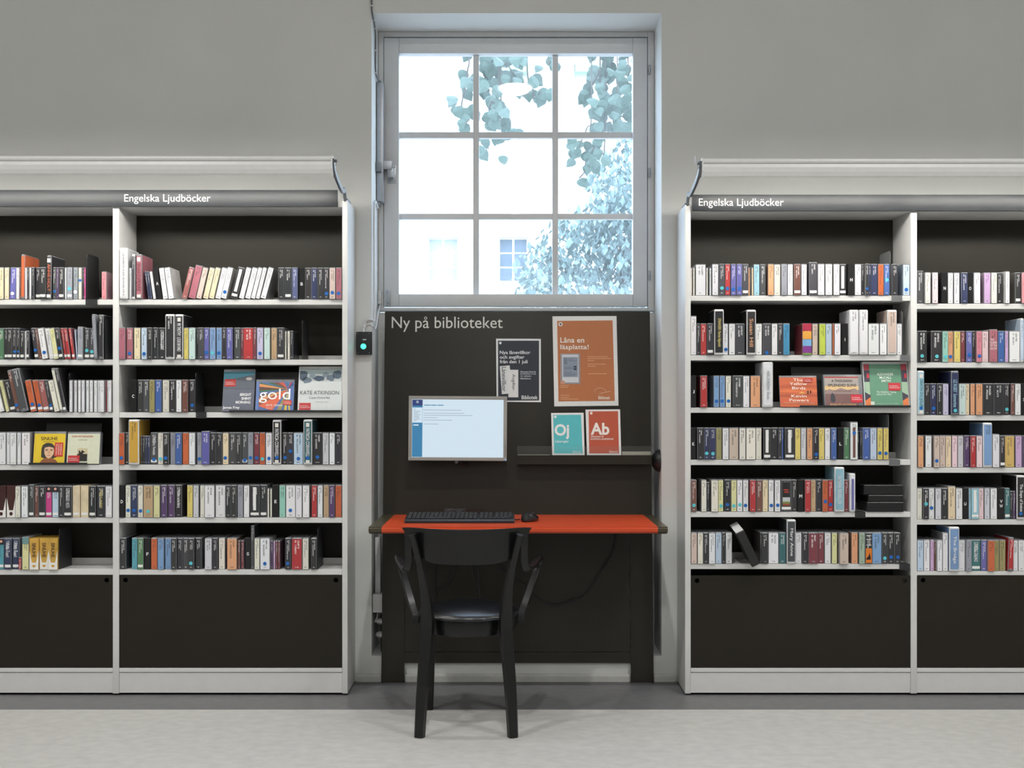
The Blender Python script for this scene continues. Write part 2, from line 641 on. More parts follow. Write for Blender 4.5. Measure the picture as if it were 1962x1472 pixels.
# latch and its plates
hb = box('latch_plate', wx(743), wx(759.5), 0.503, 0.5075, wz(352), wz(318), M_WINHW, win, 0.001)
for a, b in ((748, 347.5), (756.5, 347.5), (757, 321)):
    finish('screw', bm_tube(bmesh.new(), [(wx(a), 0.5035, wz(b)), (wx(a), 0.501, wz(b))], 0.003, 8), M_STEEL, hb)
bm = bm_box(bmesh.new(), wx(720), wx(753), 0.462, 0.485, wz(329), wz(312), 0.004)
finish('latch_bar', bm, M_WINHW, win, True)
box('latch_handle', wx(744), wx(755.5), 0.465, 0.503, wz(344), wz(326), M_WINHW, win, 0.005)
kp = box('corner_plate', wx(739), wx(748.5), 0.503, 0.5075, wz(586), wz(557), M_WINHW, win, 0.001)
for b in (561.5, 581.5):
    finish('screw', bm_tube(bmesh.new(), [(wx(743.5), 0.5035, wz(b)), (wx(743.5), 0.5005, wz(b))], 0.003, 8), M_STEEL, kp)

# opener housing fixed to the left reveal, with its cable
op = thing('window_opener', 'long grey opener housing fixed along the niche beside the window', 'window opener', (NX0, 0.47, wz(388)))
box('housing', NX0 + 0.002, NX0 + 0.034, 0.43, 0.505, Z(388, 0.46), Z(160, 0.46), M_WINHW, op, 0.004)
box('clamp', NX0 + 0.001, NX0 + 0.026, 0.405, 0.43, Z(330, 0.42), Z(312, 0.42), M_STEEL, op, 0.002)
box('end_bracket', NX0 + 0.001, NX0 + 0.018, 0.43, 0.47, Z(397, 0.45), Z(388.5, 0.45), M_STEEL, op, 0.001)
sw = box('window_contact', NX0 + 0.002, NX0 + 0.018, 0.486, 0.51, Z(583, 0.5), Z(558, 0.5), M_WHITEP, None, 0.002)
tag(sw, 'small white contact box at the lower left corner of the window', 'sensor')
finish('screw', bm_tube(bmesh.new(), [(NX0 + 0.010, 0.4865, Z(575, 0.49)), (NX0 + 0.010, 0.484, Z(575, 0.49))], 0.002, 8), M_STEEL, sw)
cbl = thing('window_cable', 'thin grey cable clipped down the niche edge above the window opener', 'cable', (NX0, YW, Z(20, YW)))
path = catmull([(X(712, 0.25), 0.246, Z(-40, .25)), (X(712, .25), 0.246, Z(12, .25)), (X(713.5, .25), 0.247, Z(28, .25)), (NX0 + 0.006, 0.30, Z(42, .3)), (NX0 + 0.006, 0.36, Z(70, .36)), (NX0 + 0.006, 0.37, Z(140, .37)), (NX0 + 0.02, 0.46, Z(158, .46))], 5)
finish('cord', bm_tube(bmesh.new(), path, 0.004, 8), M_GREYM, cbl, True)
for py in (10, 38, 58, 104, 143):
    q = min(path, key=lambda p: abs(CY - F * (p.z - CAMZ) / (p.y + CAMD) - py))
    box('clip', q.x - 0.006, q.x + 0.007, q.y - 0.007, q.y + 0.004, q.z - 0.003, q.z + 0.003, M_WHITEP, cbl, 0.001)

# ------------------------------------------------------------------ outdoors
ext = struct(box('ground_outside', -40, 60, 0.9, 80, -1.3, -1.2, mat('paving', (150, 150, 146), 0.9, noise=0.1, nscale=2)))
M_FACADE = mat('facade_render', (236, 232, 222), 0.9, noise=0.03, nscale=1)
M_FTRIM = mat('facade_trim', (205, 203, 196), 0.9, noise=0.03, nscale=1)
M_FPANE = mat('far_pane', (96, 108, 120), 0.4, noise=0.1, nscale=1, spec=0.1)
M_FCURT = mat('far_curtained_pane', (160, 166, 168), 0.4, noise=0.1, nscale=1, spec=0.1)
M_FBLOWN = mat('far_blown_pane', (212, 212, 206), 0.5, noise=0.05, nscale=1, spec=0.1)  # pane colour lightened to imitate daylight washing these windows out
M_FFRAME = mat('far_frame', (238, 238, 234), 0.7, noise=0.02, nscale=4)
YF = 40.0
bld = thing('apartment_building', 'pale rendered apartment building seen through the window panes', 'building', (0, YF, -1.2))
cols = [(819, 878), (955, 1012), (1100, 1158)]
rows = [(124, 207), (290, 371), (455, 540)]
holes = [(X(a, YF), X(b, YF), Z(d, YF), Z(c, YF)) for a, b in cols for c, d in rows]
finish('wall', wall_with_holes(-25, 30, -1.2, 24, YF, holes, 0.35), M_FACADE, bld)
for hi, (a, b, c, d) in enumerate(holes):
    pm_ = M_FPANE if hi == 5 else M_FCURT if hi == 2 else M_FBLOWN
    wf = box('window', a, b, YF + 0.28, YF + 0.30, c, d, M_FFRAME, bld)
    n = 3
    for i in range(2):
        for j in range(n):
            xa = a + 0.06 + i * (b - a - 0.04) / 2
            za = c + 0.06 + j * (d - c - 0.05) / n
            box('pane', xa, xa + (b - a - 0.04) / 2 - 0.08, YF + 0.262, YF + 0.275, za, za + (d - c - 0.05) / n - 0.06, pm_, wf)
    box('sill', a - 0.12, b + 0.12, YF - 0.12, YF, c - 0.10, c, M_FTRIM, bld)
    box('lintel', a - 0.08, b + 0.08, YF - 0.06, YF, d, d + 0.08, M_FTRIM, bld)
box('string_course', -25, 30, YF - 0.14, YF, Z(250, YF), Z(246, YF), M_FTRIM, bld)
box('string_course', -25, 30, YF - 0.14, YF, Z(542, YF), Z(539, YF), M_FTRIM, bld)
for a, b in ((957, 1012), (1102, 1150)):
    aw = box('awning', X(a, YF), X(b, YF), YF - 0.35, YF - 0.002, Z(142, YF), Z(127, YF), mat('awning_cloth', (150, 190, 150), 0.8, noise=0.1, nscale=2), bld, 0.02)
bl = box('balcony', X(950, 39), X(1022, 39), 38.4, 39.998, Z(572, 39), Z(566, 39), M_FTRIM, bld, 0.02)
box('handrail', X(950, 39), X(1022, 39), 38.4, 38.62, Z(548, 39), Z(544, 39), M_FTRIM, bl, 0.02)
for k in range(7):
    xx = X(954 + k * 10.7, 39)
    bm = bm_lathe(bmesh.new(), [(0.05, 0), (0.04, 0.05), (0.085, 0.14), (0.045, 0.27), (0.05, Z(548, 39) - Z(566, 39))], 10, c=(xx, 38.51, Z(566, 39)))
    finish('baluster', bm, M_FTRIM, bl, True)
box('bracket', X(966, 39), X(1006, 39), 39.1, 39.6, Z(586, 39), Z(572.5, 39), M_FTRIM, bl, 0.02)

M_LEAF = mat('linden_leaf', (78, 100, 88), 0.5, noise=0.2, nscale=30)
M_LEAF2 = mat('hedge_leaf', (124, 144, 142), 0.6, noise=0.25, nscale=6)  # paler leaf colour, with the haze of distance put into it
M_BARK = mat('bark', (84, 78, 70), 0.9, noise=0.3, nscale=20)


def leaf_mesh():
    bm = bmesh.new()
    pts = [(0, 0), (0.030, 0.008), (0.047, 0.032), (0.040, 0.062), (0.018, 0.085), (0, 0.108), (-0.018, 0.085), (-0.040, 0.062), (-0.047, 0.032), (-0.030, 0.008)]
    top = [bm.verts.new((x, z, 0.012 * math.cos(x * 30) - 0.010)) for x, z in pts]
    c = bm.verts.new((0, 0.045, -0.012))
    for k in range(len(top)):
        bm.faces.new((top[k], top[(k + 1) % len(top)], c))
    r = bmesh.ops.extrude_face_region(bm, geom=bm.faces[:])
    for v in r['geom']:
        if isinstance(v, bmesh.types.BMVert):
            v.co.z -= 0.0012
    me = bpy.data.meshes.new('leaf')
    bm.to_mesh(me)
    bm.free()
    me.materials.append(M_LEAF)
    return me


LEAF = leaf_mesh()


def linden(label, trunk_x, yb, chains, seed):
    rng = random.Random(seed)
    t = thing('linden_tree', label, 'tree', (trunk_x, yb, -1.2))
    limb_z = 4.75
    bm = bm_tube(bmesh.new(), [(trunk_x, yb, -1.2), (trunk_x, yb, 3), (trunk_x - 0.1, yb, limb_z), (trunk_x - 0.1, yb, 6.5)], [0.2, 0.16, 0.12, 0.06], 12)
    finish('trunk', bm, M_BARK, t, True)
    xe = min(X(c[0][0], yb) for c in chains)
    finish('bough', bm_tube(bmesh.new(), catmull([(trunk_x - 0.1, yb, limb_z - 0.3), ((trunk_x + xe) / 2, yb, limb_z + 0.05), (xe, yb, limb_z - 0.15)], 5), [0.07 - 0.0045 * k for k in range(11)], 8), M_BARK, t, True)
    n = 0
    for c in chains:
        pts = [Vector((X(px, yb), yb + rng.uniform(-.15, .15), Z(py, yb))) for px, py, k in c]
        tw = catmull([Vector((pts[0].x, yb, limb_z - 0.05))] + pts, 4)
        finish('twig', bm_tube(bmesh.new(), tw, 0.006, 5), M_BARK, t)
        for (px, py, k), p in zip(c, pts):
            for i in range(k):
                o = bpy.data.objects.new('leaf', LEAF)
                COL.objects.link(o)
                o.parent = t
                q = p + Vector((rng.gauss(0, 0.05), rng.uniform(-.12, .12), rng.gauss(0.03, 0.05)))
                o.location = q - t.location
                o.rotation_euler = (math.pi / 2 + rng.uniform(-.5, .5) , rng.uniform(-.5, .5), 0)
                o.rotation_euler = (-math.pi / 2 + rng.uniform(-.6, .6), rng.uniform(-.9, .9), rng.uniform(-.5, .5))
                s = rng.uniform(0.75, 1.15)
                o.scale = (s, s, s)
                n += 1
    return t


linden('hanging linden branch behind the top middle panes of the window', 4.2, 3.9, [
    [(900, 108, 3), (896, 132, 3), (893, 165, 4), (884, 205, 6), (899, 222, 4), (893, 245, 2)],
    [(938, 110, 5), (936, 128, 6), (925, 152, 5), (948, 150, 5), (957, 165, 3)],
    [(965, 108, 5), (972, 128, 6), (985, 145, 6), (990, 158, 4)],
    [(955, 180, 4), (942, 200, 5), (936, 222, 5), (945, 236, 3)],
    [(960, 215, 3), (958, 235, 4), (972, 242, 3), (934, 260, 2), (936, 285, 3)],
    [(1010, 140, 3), (1021, 155, 3), (1024, 180, 4), (1036, 178, 3)],
    [(1050, 128, 3)],
], 3)
linden('dense linden branch hanging behind the top right panes of the window', 3.4, 4.6, [
    [(1150, 105, 5), (1150, 130, 5), (1138, 152, 5), (1128, 165, 3), (1118, 174, 1)],
    [(1175, 108, 6), (1170, 135, 6), (1160, 160, 6), (1158, 185, 6), (1152, 205, 5)],
    [(1205, 110, 6), (1203, 140, 5), (1200, 170, 6), (1195, 200, 6), (1188, 225, 5), (1175, 235, 4)],
    [(1180, 185, 5), (1172, 205, 6), (1198, 220, 5)],
    [(1132, 222, 3), (1125, 245, 3), (1108, 285, 4), (1102, 298, 3)],
    [(1150, 240, 2), (1142, 275, 4), (1122, 310, 4), (1128, 322, 4), (1112, 335, 2)],
    [(1160, 262, 3), (1152, 300, 3)],
], 5)


def bush(name, label, blobs, n, seed, size):
    """a loose crown: thousands of small leaf blades gathered in rounded masses"""
    rng = random.Random(seed)
    bm = bmesh.new()
    tot = sum(b[3] * b[4] for b in blobs)
    for px, py, Yb, rx, rz in blobs:
        for i in range(int(n * rx * rz / tot)):
            while True:
                a, b, c = rng.uniform(-1, 1), rng.uniform(-1, 1), rng.uniform(-1, 1)
                if a * a + b * b + c * c < 1:
                    break
            p = Vector((X(px, Yb) + a * rx, Yb + b * rx * 0.8, Z(py, Yb) + c * rz))
            m = Matrix.Rotation(rng.uniform(0, 6.28), 3, 'Z') @ Matrix.Rotation(rng.uniform(-1.2, 1.2), 3, 'X')
            s = size * rng.uniform(0.6, 1.3)
            vs = [bm.verts.new(p + m @ Vector(q) * s) for q in ((0, 0, -.6), (.4, 0.05, 0), (0, 0, .7), (-.4, 0.05, 0))]
            bm.faces.new(vs)
    t = thing(name, label, 'tree', (X(blobs[0][0], blobs[0][2]), blobs[0][2], -1.2))
    o = finish('crown', bm, M_LEAF2, t)
    o['kind'] = 'stuff'
    c = t.location
    finish('trunk', bm_tube(bmesh.new(), [(c.x, c.y, -1.2), (c.x + 0.2, c.y, 1.2), (c.x + 0.1, c.y, Z(blobs[0][1], c.y))], [0.16, 0.12, 0.05], 10), M_BARK, t, True)
    return t


bush('leafy_tree', 'loose pale leafy tree across the lower right window panes', [
    (1180, 470, 13, 0.85, 0.75), (1110, 480, 13.4, 0.75, 0.55), (1040, 520, 13.2, 0.5, 0.45), (1195, 380, 12.5, 0.55, 0.6),
    (1160, 345, 13.5, 0.35, 0.3), (1130, 430, 14, 0.5, 0.3), (1200, 300, 13, 0.35, 0.35), (1240, 440, 13, 0.9, 0.9), (1090, 560, 13, 0.9, 0.5), (1230, 560, 13, 1.0, 0.8)], 5200, 11, 0.10)

# ------------------------------------------------------------------ ceiling pendants (the room's lamps)
ORDW = ['first', 'second', 'third', 'fourth', 'last']
M_PSHADE = mat('pendant_enamel', (235, 235, 232), 0.4, noise=0.02, nscale=20)
M_PLIGHT = mat('pendant_diffuser', (255, 255, 255), 0.5, emit=((254, 253, 250), PENDANT_STRENGTH))
# saucer lamps: four columns of lamps over the reading room
pend_xy = [(0.04, -4.5), (0.04, -11.6), (-3.4, -4.5), (3.4, -4.5), (-3.4, -8.0), (3.4, -8.0), (0.04, -8.0)]
ordn = ['near the middle of the room', 'by the far wall', 'to the left', 'to the right', 'deep on the left', 'deep on the right', 'deep in the middle', 'close to the left bookcase', 'close to the right bookcase', 'close to the window']
for k, (x, y) in enumerate(pend_xy):
    zc = 4.2
    t = thing('pendant_lamp', 'white saucer pendant lamp hanging ' + ordn[k], 'lamp', (x, y, zc), group='saucer pendant lamps')
    finish('shade', bm_lathe(bmesh.new(), [(0.02, 0.10), (0.04, 0.09), (0.155, 0.03), (0.172, 0.004), (0.168, 0.0), (0.150, 0.018), (0.04, 0.08), (0.0, 0.085)], 40, c=(x, y, zc)), M_PSHADE, t, True)
    finish('diffuser', bm_lathe(bmesh.new(), [(0.0, -0.052), (0.06, -0.048), (0.11, -0.032), (0.138, -0.012), (0.148, 0.010), (0.0, 0.012)], 16, c=(x, y, zc)), M_PLIGHT, t, True)
    finish('cord', bm_tube(bmesh.new(), [(x, y, zc + 0.09), (x, y, RZ)], 0.004, 6), M_BLACKP, t)

# added downlight row, out of view, brightening the floor and lower wall
M_FILL = mat('fill_lens', (255, 255, 255), 0.5, emit=((254, 253, 250), 4.0))
for k, x in enumerate((-4.2, -2.1, 0.0, 2.1, 4.2)):
    y, zc = -2.3, RZ
    t = thing('fill_downlight', 'added white tubular ceiling downlight, %s of five from the left' % ORDW[k], 'lamp', (x, y, zc), group='added tubular ceiling downlights')
    finish('can', bm_lathe(bmesh.new(), [(0.0, 0.0), (0.085, 0.0), (0.085, -0.22), (0.075, -0.22), (0.072, -0.06), (0.0, -0.055)], 28, c=(x, y, zc)), M_PSHADE, t, True)
    finish('lens', bm_lathe(bmesh.new(), [(0.0, -0.066), (0.070, -0.066), (0.070, -0.060), (0.0, -0.060)], 28, c=(x, y, zc)), M_FILL, t, True)
    ld = bpy.data.lights.new('fill_beam', 'SPOT')
    ld.energy = FILL_WATTS
    ld.color = (1.0, 0.99, 0.97)
    ld.spot_size = math.radians(104)
    ld.spot_blend = 0.55
    ld.shadow_soft_size = 0.07
    lo = bpy.data.objects.new('fill_beam', ld)
    COL.objects.link(lo)
    lo.parent = t
    lo.location = (0, 0, -0.235)

# ================================================================== bookcases
SHELF_Y = {
    'L0': [574, 689.3, 790.5, 891, 992.3, 1092],
    'L1': [574, 689.3, 790.5, 891, 992.3, 1092],
    'R1': [566.5, 680.8, 781.3, 881.4, 981.3, 1081],
    'R2': [582, 694.8, 796, 896.3, 995.8, 1095.3],
}
BAY_X = {'L0': (X(-222 + 12), X(216)), 'L1': (X(228), X(655.5)), 'R1': (X(1323.5), X(1745)), 'R2': (X(1757), X(1757 + 427))}
CASE_D = 0.243


def bookcase(name, label, bays, posts, top, sign_z, texts):
    """a run of bays between upright panels"""
    cx = (posts[0][0] + posts[-1][1]) / 2
    t = thing(name, label, 'bookcase', (cx, 0, 0))
    for i, (a, b) in enumerate(posts):
        o = box('upright_panel', a, b, 0, CASE_D, 0.008, top, M_METAL, t, 0.0025)
    for k, bay in enumerate(bays):
        a, b = BAY_X[bay]
        a += 0.0006
        b -= 0.0006
        box('back_panel', a, b, 0.233, CASE_D, 0.10, top - 0.03, M_BROWN_D, t)
        box('top_board', a, b, 0.002, CASE_D, top - 0.029, top - 0.006, M_METAL, t, 0.001)
        for py in SHELF_Y[bay]:
            z = Z(py)
            sh = finish('shelf', bm_extrude_x(bmesh.new(), [(0.003, z), (0.003, z - 0.022), (0.006, z - 0.023), (0.198, z - 0.023), (0.198, z + 0.026), (0.192, z + 0.026), (0.192, z), (0.006, z + 0.0005)], a, b), M_METAL, t)
            for s in (a, b):
                d = 0.0015 if s == a else -0.0015
                for yy in (0.03, 0.17):
                    pass
        zt = Z(1102.5)
        if bay == 'R1':
            zt = Z(1103.5)
        kp = kick_panel(a + 0.001, b - 0.001, Z(1279.5), zt, t)
        box('bottom_rail', a, b, 0.001, 0.20, Z(1288.5), Z(1280.5), M_METAL, t, 0.001)
        box('plinth', a, b, 0.004, 0.024, 0.011, Z(1289.5), M_METAL, t)
    # sign fascia along the top
    sa, sb = (posts[0][0], X(647, -0.012)) if name_left(bays) else (X(1326, -0.012), posts[-1][1])
    s = box('sign_board', sa, sb, -0.016, -0.004, sign_z[0], sign_z[1], M_SIGN, t, 0.0008)
    sh = Sheet(s, 0, 0, 1)
    for txt, x0, y0, x1, y1 in texts:
        me = Sheet(None, CX, CY + CAMZ * F / 4.983, 4.983 / F, -0.0165)
        o = me.text(txt, x0, y0, x1, y1, (250, 250, 250), 1, parent=s)
        o.data.transform(world_of(s).inverted())
    return t


def name_left(bays):
    return bays[0].startswith('L')


def kick_panel(x0, x1, z0, z1, parent):
    """dark cupboard front with two round finger holes at its upper corners"""
    y0, y1 = 0.002, 0.018
    r = 0.0105
    centres = [(x0 + 0.026, z1 - 0.022), (x1 - 0.026, z1 - 0.022)]
    bm = bmesh.new()
    n = 16
    half = 0.018
    xs = [x0, centres[0][0] - half, centres[0][0] + half, centres[1][0] - half, centres[1][0] + half, x1]
    zs = [z0, z1 - 0.022 - half, z1 - 0.022 + half, z1]
    V = {}

    def v(x, y, z):
        k = (round(x, 5), round(y, 5), round(z, 5))
        if k not in V:
            V[k] = bm.verts.new((x, y, z))
        return V[k]
    for y in (y0, y1):
        for i in range(5):
            for j in range(3):
                if j == 1 and i in (1, 3):
                    cx, cz = centres[i // 2]
                    cor = [(xs[i], zs[1]), (xs[i + 1], zs[1]), (xs[i + 1], zs[2]), (xs[i], zs[2])]
                    ring = [v(cx + r * math.cos(math.radians(225) + k * 2 * math.pi / n), y, cz + r * math.sin(math.radians(225) + k * 2 * math.pi / n)) for k in range(n)]
                    for q in range(4):
                        seg = [ring[(q * 4 + k) % n] for k in range(5)]
                        A, B = v(cor[q][0], y, cor[q][1]), v(cor[(q + 1) % 4][0], y, cor[(q + 1) % 4][1])
                        bm.faces.new([A, B] + seg[::-1])
                    if y == y1:
                        for k in range(n):
                            a0 = math.radians(225) + k * 2 * math.pi / n
                            a1 = math.radians(225) + (k + 1) * 2 * math.pi / n
                            bm.faces.new((v(cx + r * math.cos(a0), y0, cz + r * math.sin(a0)), v(cx + r * math.cos(a1), y0, cz + r * math.sin(a1)), v(cx + r * math.cos(a1), y1, cz + r * math.sin(a1)), v(cx + r * math.cos(a0), y1, cz + r * math.sin(a0))))
                else:
                    bm.faces.new((v(xs[i], y, zs[j]), v(xs[i + 1], y, zs[j]), v(xs[i + 1], y, zs[j + 1]), v(xs[i], y, zs[j + 1])))
    for i in range(5):
        for z in (z0, z1):
            bm.faces.new((v(xs[i], y0, z), v(xs[i + 1], y0, z), v(xs[i + 1], y1, z), v(xs[i], y1, z)))
    for j in range(3):
        for x in (x0, x1):
            bm.faces.new((v(x, y0, zs[j]), v(x, y0, zs[j + 1]), v(x, y1, zs[j + 1]), v(x, y1, zs[j])))
    bmesh.ops.recalc_face_normals(bm, faces=bm.faces)
    return finish('cupboard_front', bm, M_BROWN, parent)


posts_l = [(X(-222), X(-210)), (X(216), X(228)), (X(655.6), X(666))]
posts_r = [(X(1312.5), X(1323.5)), (X(1745), X(1757)), (X(2184), X(2196))]
bookcase('bookcase', 'light grey two-bay bookcase of audiobooks to the left of the window', ['L0', 'L1'], posts_l, Z(384), (Z(396, -.016), Z(364, -.016)),
         [('Engelska Ljudböcker', 238, 372.5, 403.5, 391)])
bookcase('bookcase', 'light grey two-bay bookcase of audiobooks to the right of the window', ['R1', 'R2'], posts_r, Z(392.5), (Z(404, -.016), Z(373, -.016)),
         [('Engelska Ljudböcker', 1339, 380.5, 1501.5, 399)])

M_TUBE = mat('lamp_diffuser', (255, 255, 255), 0.5, emit=((255, 251, 243), SHELF_LAMP_STRENGTH))


def shelf_lamp(label, x0, x1, ztop, end_x, arm_foot_z, seams, left):
    t = thing('shelf_lamp', label, 'lamp', ((x0 + x1) / 2, -0.30, ztop - 0.08), group='strip lamps over the bookcases')
    z = ztop
    yc = -0.325
    # aluminium hood: curved front, open towards the books behind and below
    prof = [(yc, z - 0.026), (yc - 0.003, z - 0.040), (yc - 0.001, z - 0.058), (yc + 0.006, z - 0.074), (yc + 0.012, z - 0.080), (yc + 0.016, z - 0.078), (yc + 0.010, z - 0.070), (yc + 0.006, z - 0.056), (yc + 0.006, z - 0.040), (yc + 0.02, z - 0.031), (yc + 0.088, z - 0.031), (yc + 0.094, z - 0.052), (yc + 0.097, z - 0.050), (yc + 0.091, z - 0.026)]
    finish('hood', bm_extrude_x(bmesh.new(), prof, x0, x1), M_ALU, t)
    n = 14
    prof2 = [(yc + 0.012 + 0.0125 * math.cos(a * 2 * math.pi / n), z - 0.0125 + 0.0115 * math.sin(a * 2 * math.pi / n)) for a in range(n)]
    finish('top_rail', bm_extrude_x(bmesh.new(), prof2, x0, x1), M_ALU, t, True)
    xs = [x0 + 0.01] + seams + [x1 - 0.01]
    for a, b in zip(xs, xs[1:]):
        d = box('diffuser', a + 0.035, b - 0.035, yc + 0.025, yc + 0.080, z - 0.062, z - 0.033, M_TUBE, t, 0.004)
    for e in ([x1] if left else [x0]):
        s = 1 if left else -1
        bm = bm_extrude_x(bmesh.new(), [(yc - 0.005, z - 0.02), (yc - 0.006, z - 0.055), (yc + 0.008, z - 0.083), (yc + 0.05, z - 0.07), (yc + 0.09, z - 0.03), (yc + 0.05, z - 0.01), (yc + 0.012, z + 0.001)], min(e, e + s * 0.006), max(e, e + s * 0.006))
        finish('end_cap', bm, M_ALU, t)
        bx = e + s * 0.012
        finish('bolt', bm_tube(bmesh.new(), [(e + s * 0.006, yc + 0.02, z - 0.02), (e + s * 0.022, yc + 0.02, z - 0.02)], 0.006, 10), M_STEEL, t, True)
        ax = end_x
        pth = catmull([(ax - s * 0.006, yc + 0.015, z - 0.012), (ax - s * 0.004, yc + 0.02, z - 0.045), (ax, yc + 0.06, z - 0.075), (ax, -0.09, (z - 0.08) * 0.5 + arm_foot_z * 0.5), (ax, -0.02, arm_foot_z + 0.035), (ax, 0.012, arm_foot_z - 0.01)], 5)
        finish('arm', bm_strip(bmesh.new(), pth, 0.012, 0.022, (1, 0, 0)), M_STEEL, t, True)
        finish('cable_loop', bm_tube(bmesh.new(), catmull([(ax + s * 0.004, yc + 0.03, z - 0.04), (ax + s * 0.014, yc + 0.02, z - 0.01), (ax + s * 0.014, yc + 0.03, z + 0.012), (ax + s * 0.011, yc + 0.05, z - 0.02)], 4), 0.0022, 6), M_WHITEP, t, True)
        box('arm_foot', ax - 0.012, ax + 0.012, 0.004, 0.10, arm_foot_z - 0.004, arm_foot_z + 0.004, M_STEEL, t, 0.001)


shelf_lamp('silver strip lamp projecting above the left bookcase', X(-222), X(634, -.325), Z(297, -.325), X(661), Z(384) + 0.005, [X(222)], True)
shelf_lamp('silver strip lamp projecting above the right bookcase', X(1348, -.325), X(2196), Z(302, -.325), X(1317.5), Z(392.5) + 0.005, [X(1751)], False)

# ================================================================== audiobooks
PAL = {
    'k': ('black', (40, 40, 43)), 'kk': ('charcoal', (62, 64, 68)), 'w': ('white', (226, 227, 231)), 'iv': ('ivory', (224, 221, 205)),
    'cr': ('cream', (229, 208, 168)), 'ta': ('tan', (190, 155, 112)), 'be': ('beige', (205, 182, 168)), 'gy': ('grey', (140, 145, 156)),
    'lg': ('pale grey', (198, 200, 208)), 'ol': ('olive', (150, 141, 84)), 'yl': ('yellow', (222, 200, 96)), 'py': ('pale yellow', (216, 213, 146)),
    'go': ('golden', (214, 160, 52)), 'or': ('orange', (206, 88, 42)), 'po': ('peach', (226, 154, 104)), 'rd': ('red', (186, 40, 42)),
    'mr': ('maroon', (118, 44, 54)), 'br': ('brown', (112, 66, 56)), 'db': ('dark brown', (60, 28, 26)), 'rs': ('dusty rose', (168, 88, 104)),
    'pk': ('pink', (218, 122, 136)), 'pp': ('pale pink', (232, 200, 205)), 'mg': ('magenta', (196, 44, 122)), 'pu': ('purple', (78, 50, 98)),
    'lv': ('lavender', (196, 192, 226)), 'li': ('lilac', (196, 156, 204)), 'nv': ('navy', (38, 46, 84)), 'bl': ('blue', (48, 84, 160)),
    'mb': ('violet blue', (88, 88, 168)), 'sb': ('sky blue', (110, 152, 204)), 'pb': ('pale blue', (178, 200, 226)), 'lb': ('light blue', (140, 194, 214)),
    'tl': ('teal', (48, 104, 108)), 'tq': ('turquoise', (70, 158, 178)), 'mt': ('mint', (136, 198, 178)), 'pm': ('pale mint', (194, 220, 218)),
    'gn': ('green', (68, 120, 78)), 'sg': ('sage', (152, 178, 154)), 'lm': ('lime', (186, 204, 58)), 'cb': ('cyan blue', (52, 136, 186)), 'dr': ('brick red', (160, 84, 82)), 'mu': ('mustard', (208, 170, 88)), 'sl': ('slate blue', (70, 82, 128)),
}
for _k, (_n, _c) in list(PAL.items()):
    _g = sum(_c) / 3
    PAL[_k] = (_n, tuple((v * 0.86 + _g * 0.14) * 0.93 + 16 for v in _c))
ORD = lambda n: '%d%s' % (n, 'th' if 10 <= n % 100 <= 20 else {1: 'st', 2: 'nd', 3: 'rd'}.get(n % 10, 'th'))
SHELFNAME = ['top', 'second', 'third', 'fourth', 'fifth', 'bottom']
BAYNAME = {'L0': 'far left', 'L1': 'inner left', 'R1': 'inner right', 'R2': 'far right'}
CROPS = {  # drawing grids over which the rows were measured: origin x, origin y, scale
    'A': (0, 460, 6.135), 'B': (220, 460, 6.135), 'C': (440, 460, 6.135), 'D': (0, 690, 7.009), 'E': (220, 690, 7.009), 'F': (440, 690, 7.009),
    'G': (0, 890, 6.4), 'H': (220, 890, 6.4), 'I': (440, 890, 6.4), 'J': (1310, 470, 6.4), 'K': (1530, 470, 6.4), 'L': (1740, 490, 6.689),
    'M': (1310, 690, 7.009), 'N': (1530, 690, 7.009), 'O': (1740, 700, 7.009), 'P': (1310, 890, 6.4), 'Q': (1530, 890, 6.4), 'R': (1740, 900, 6.689),
}
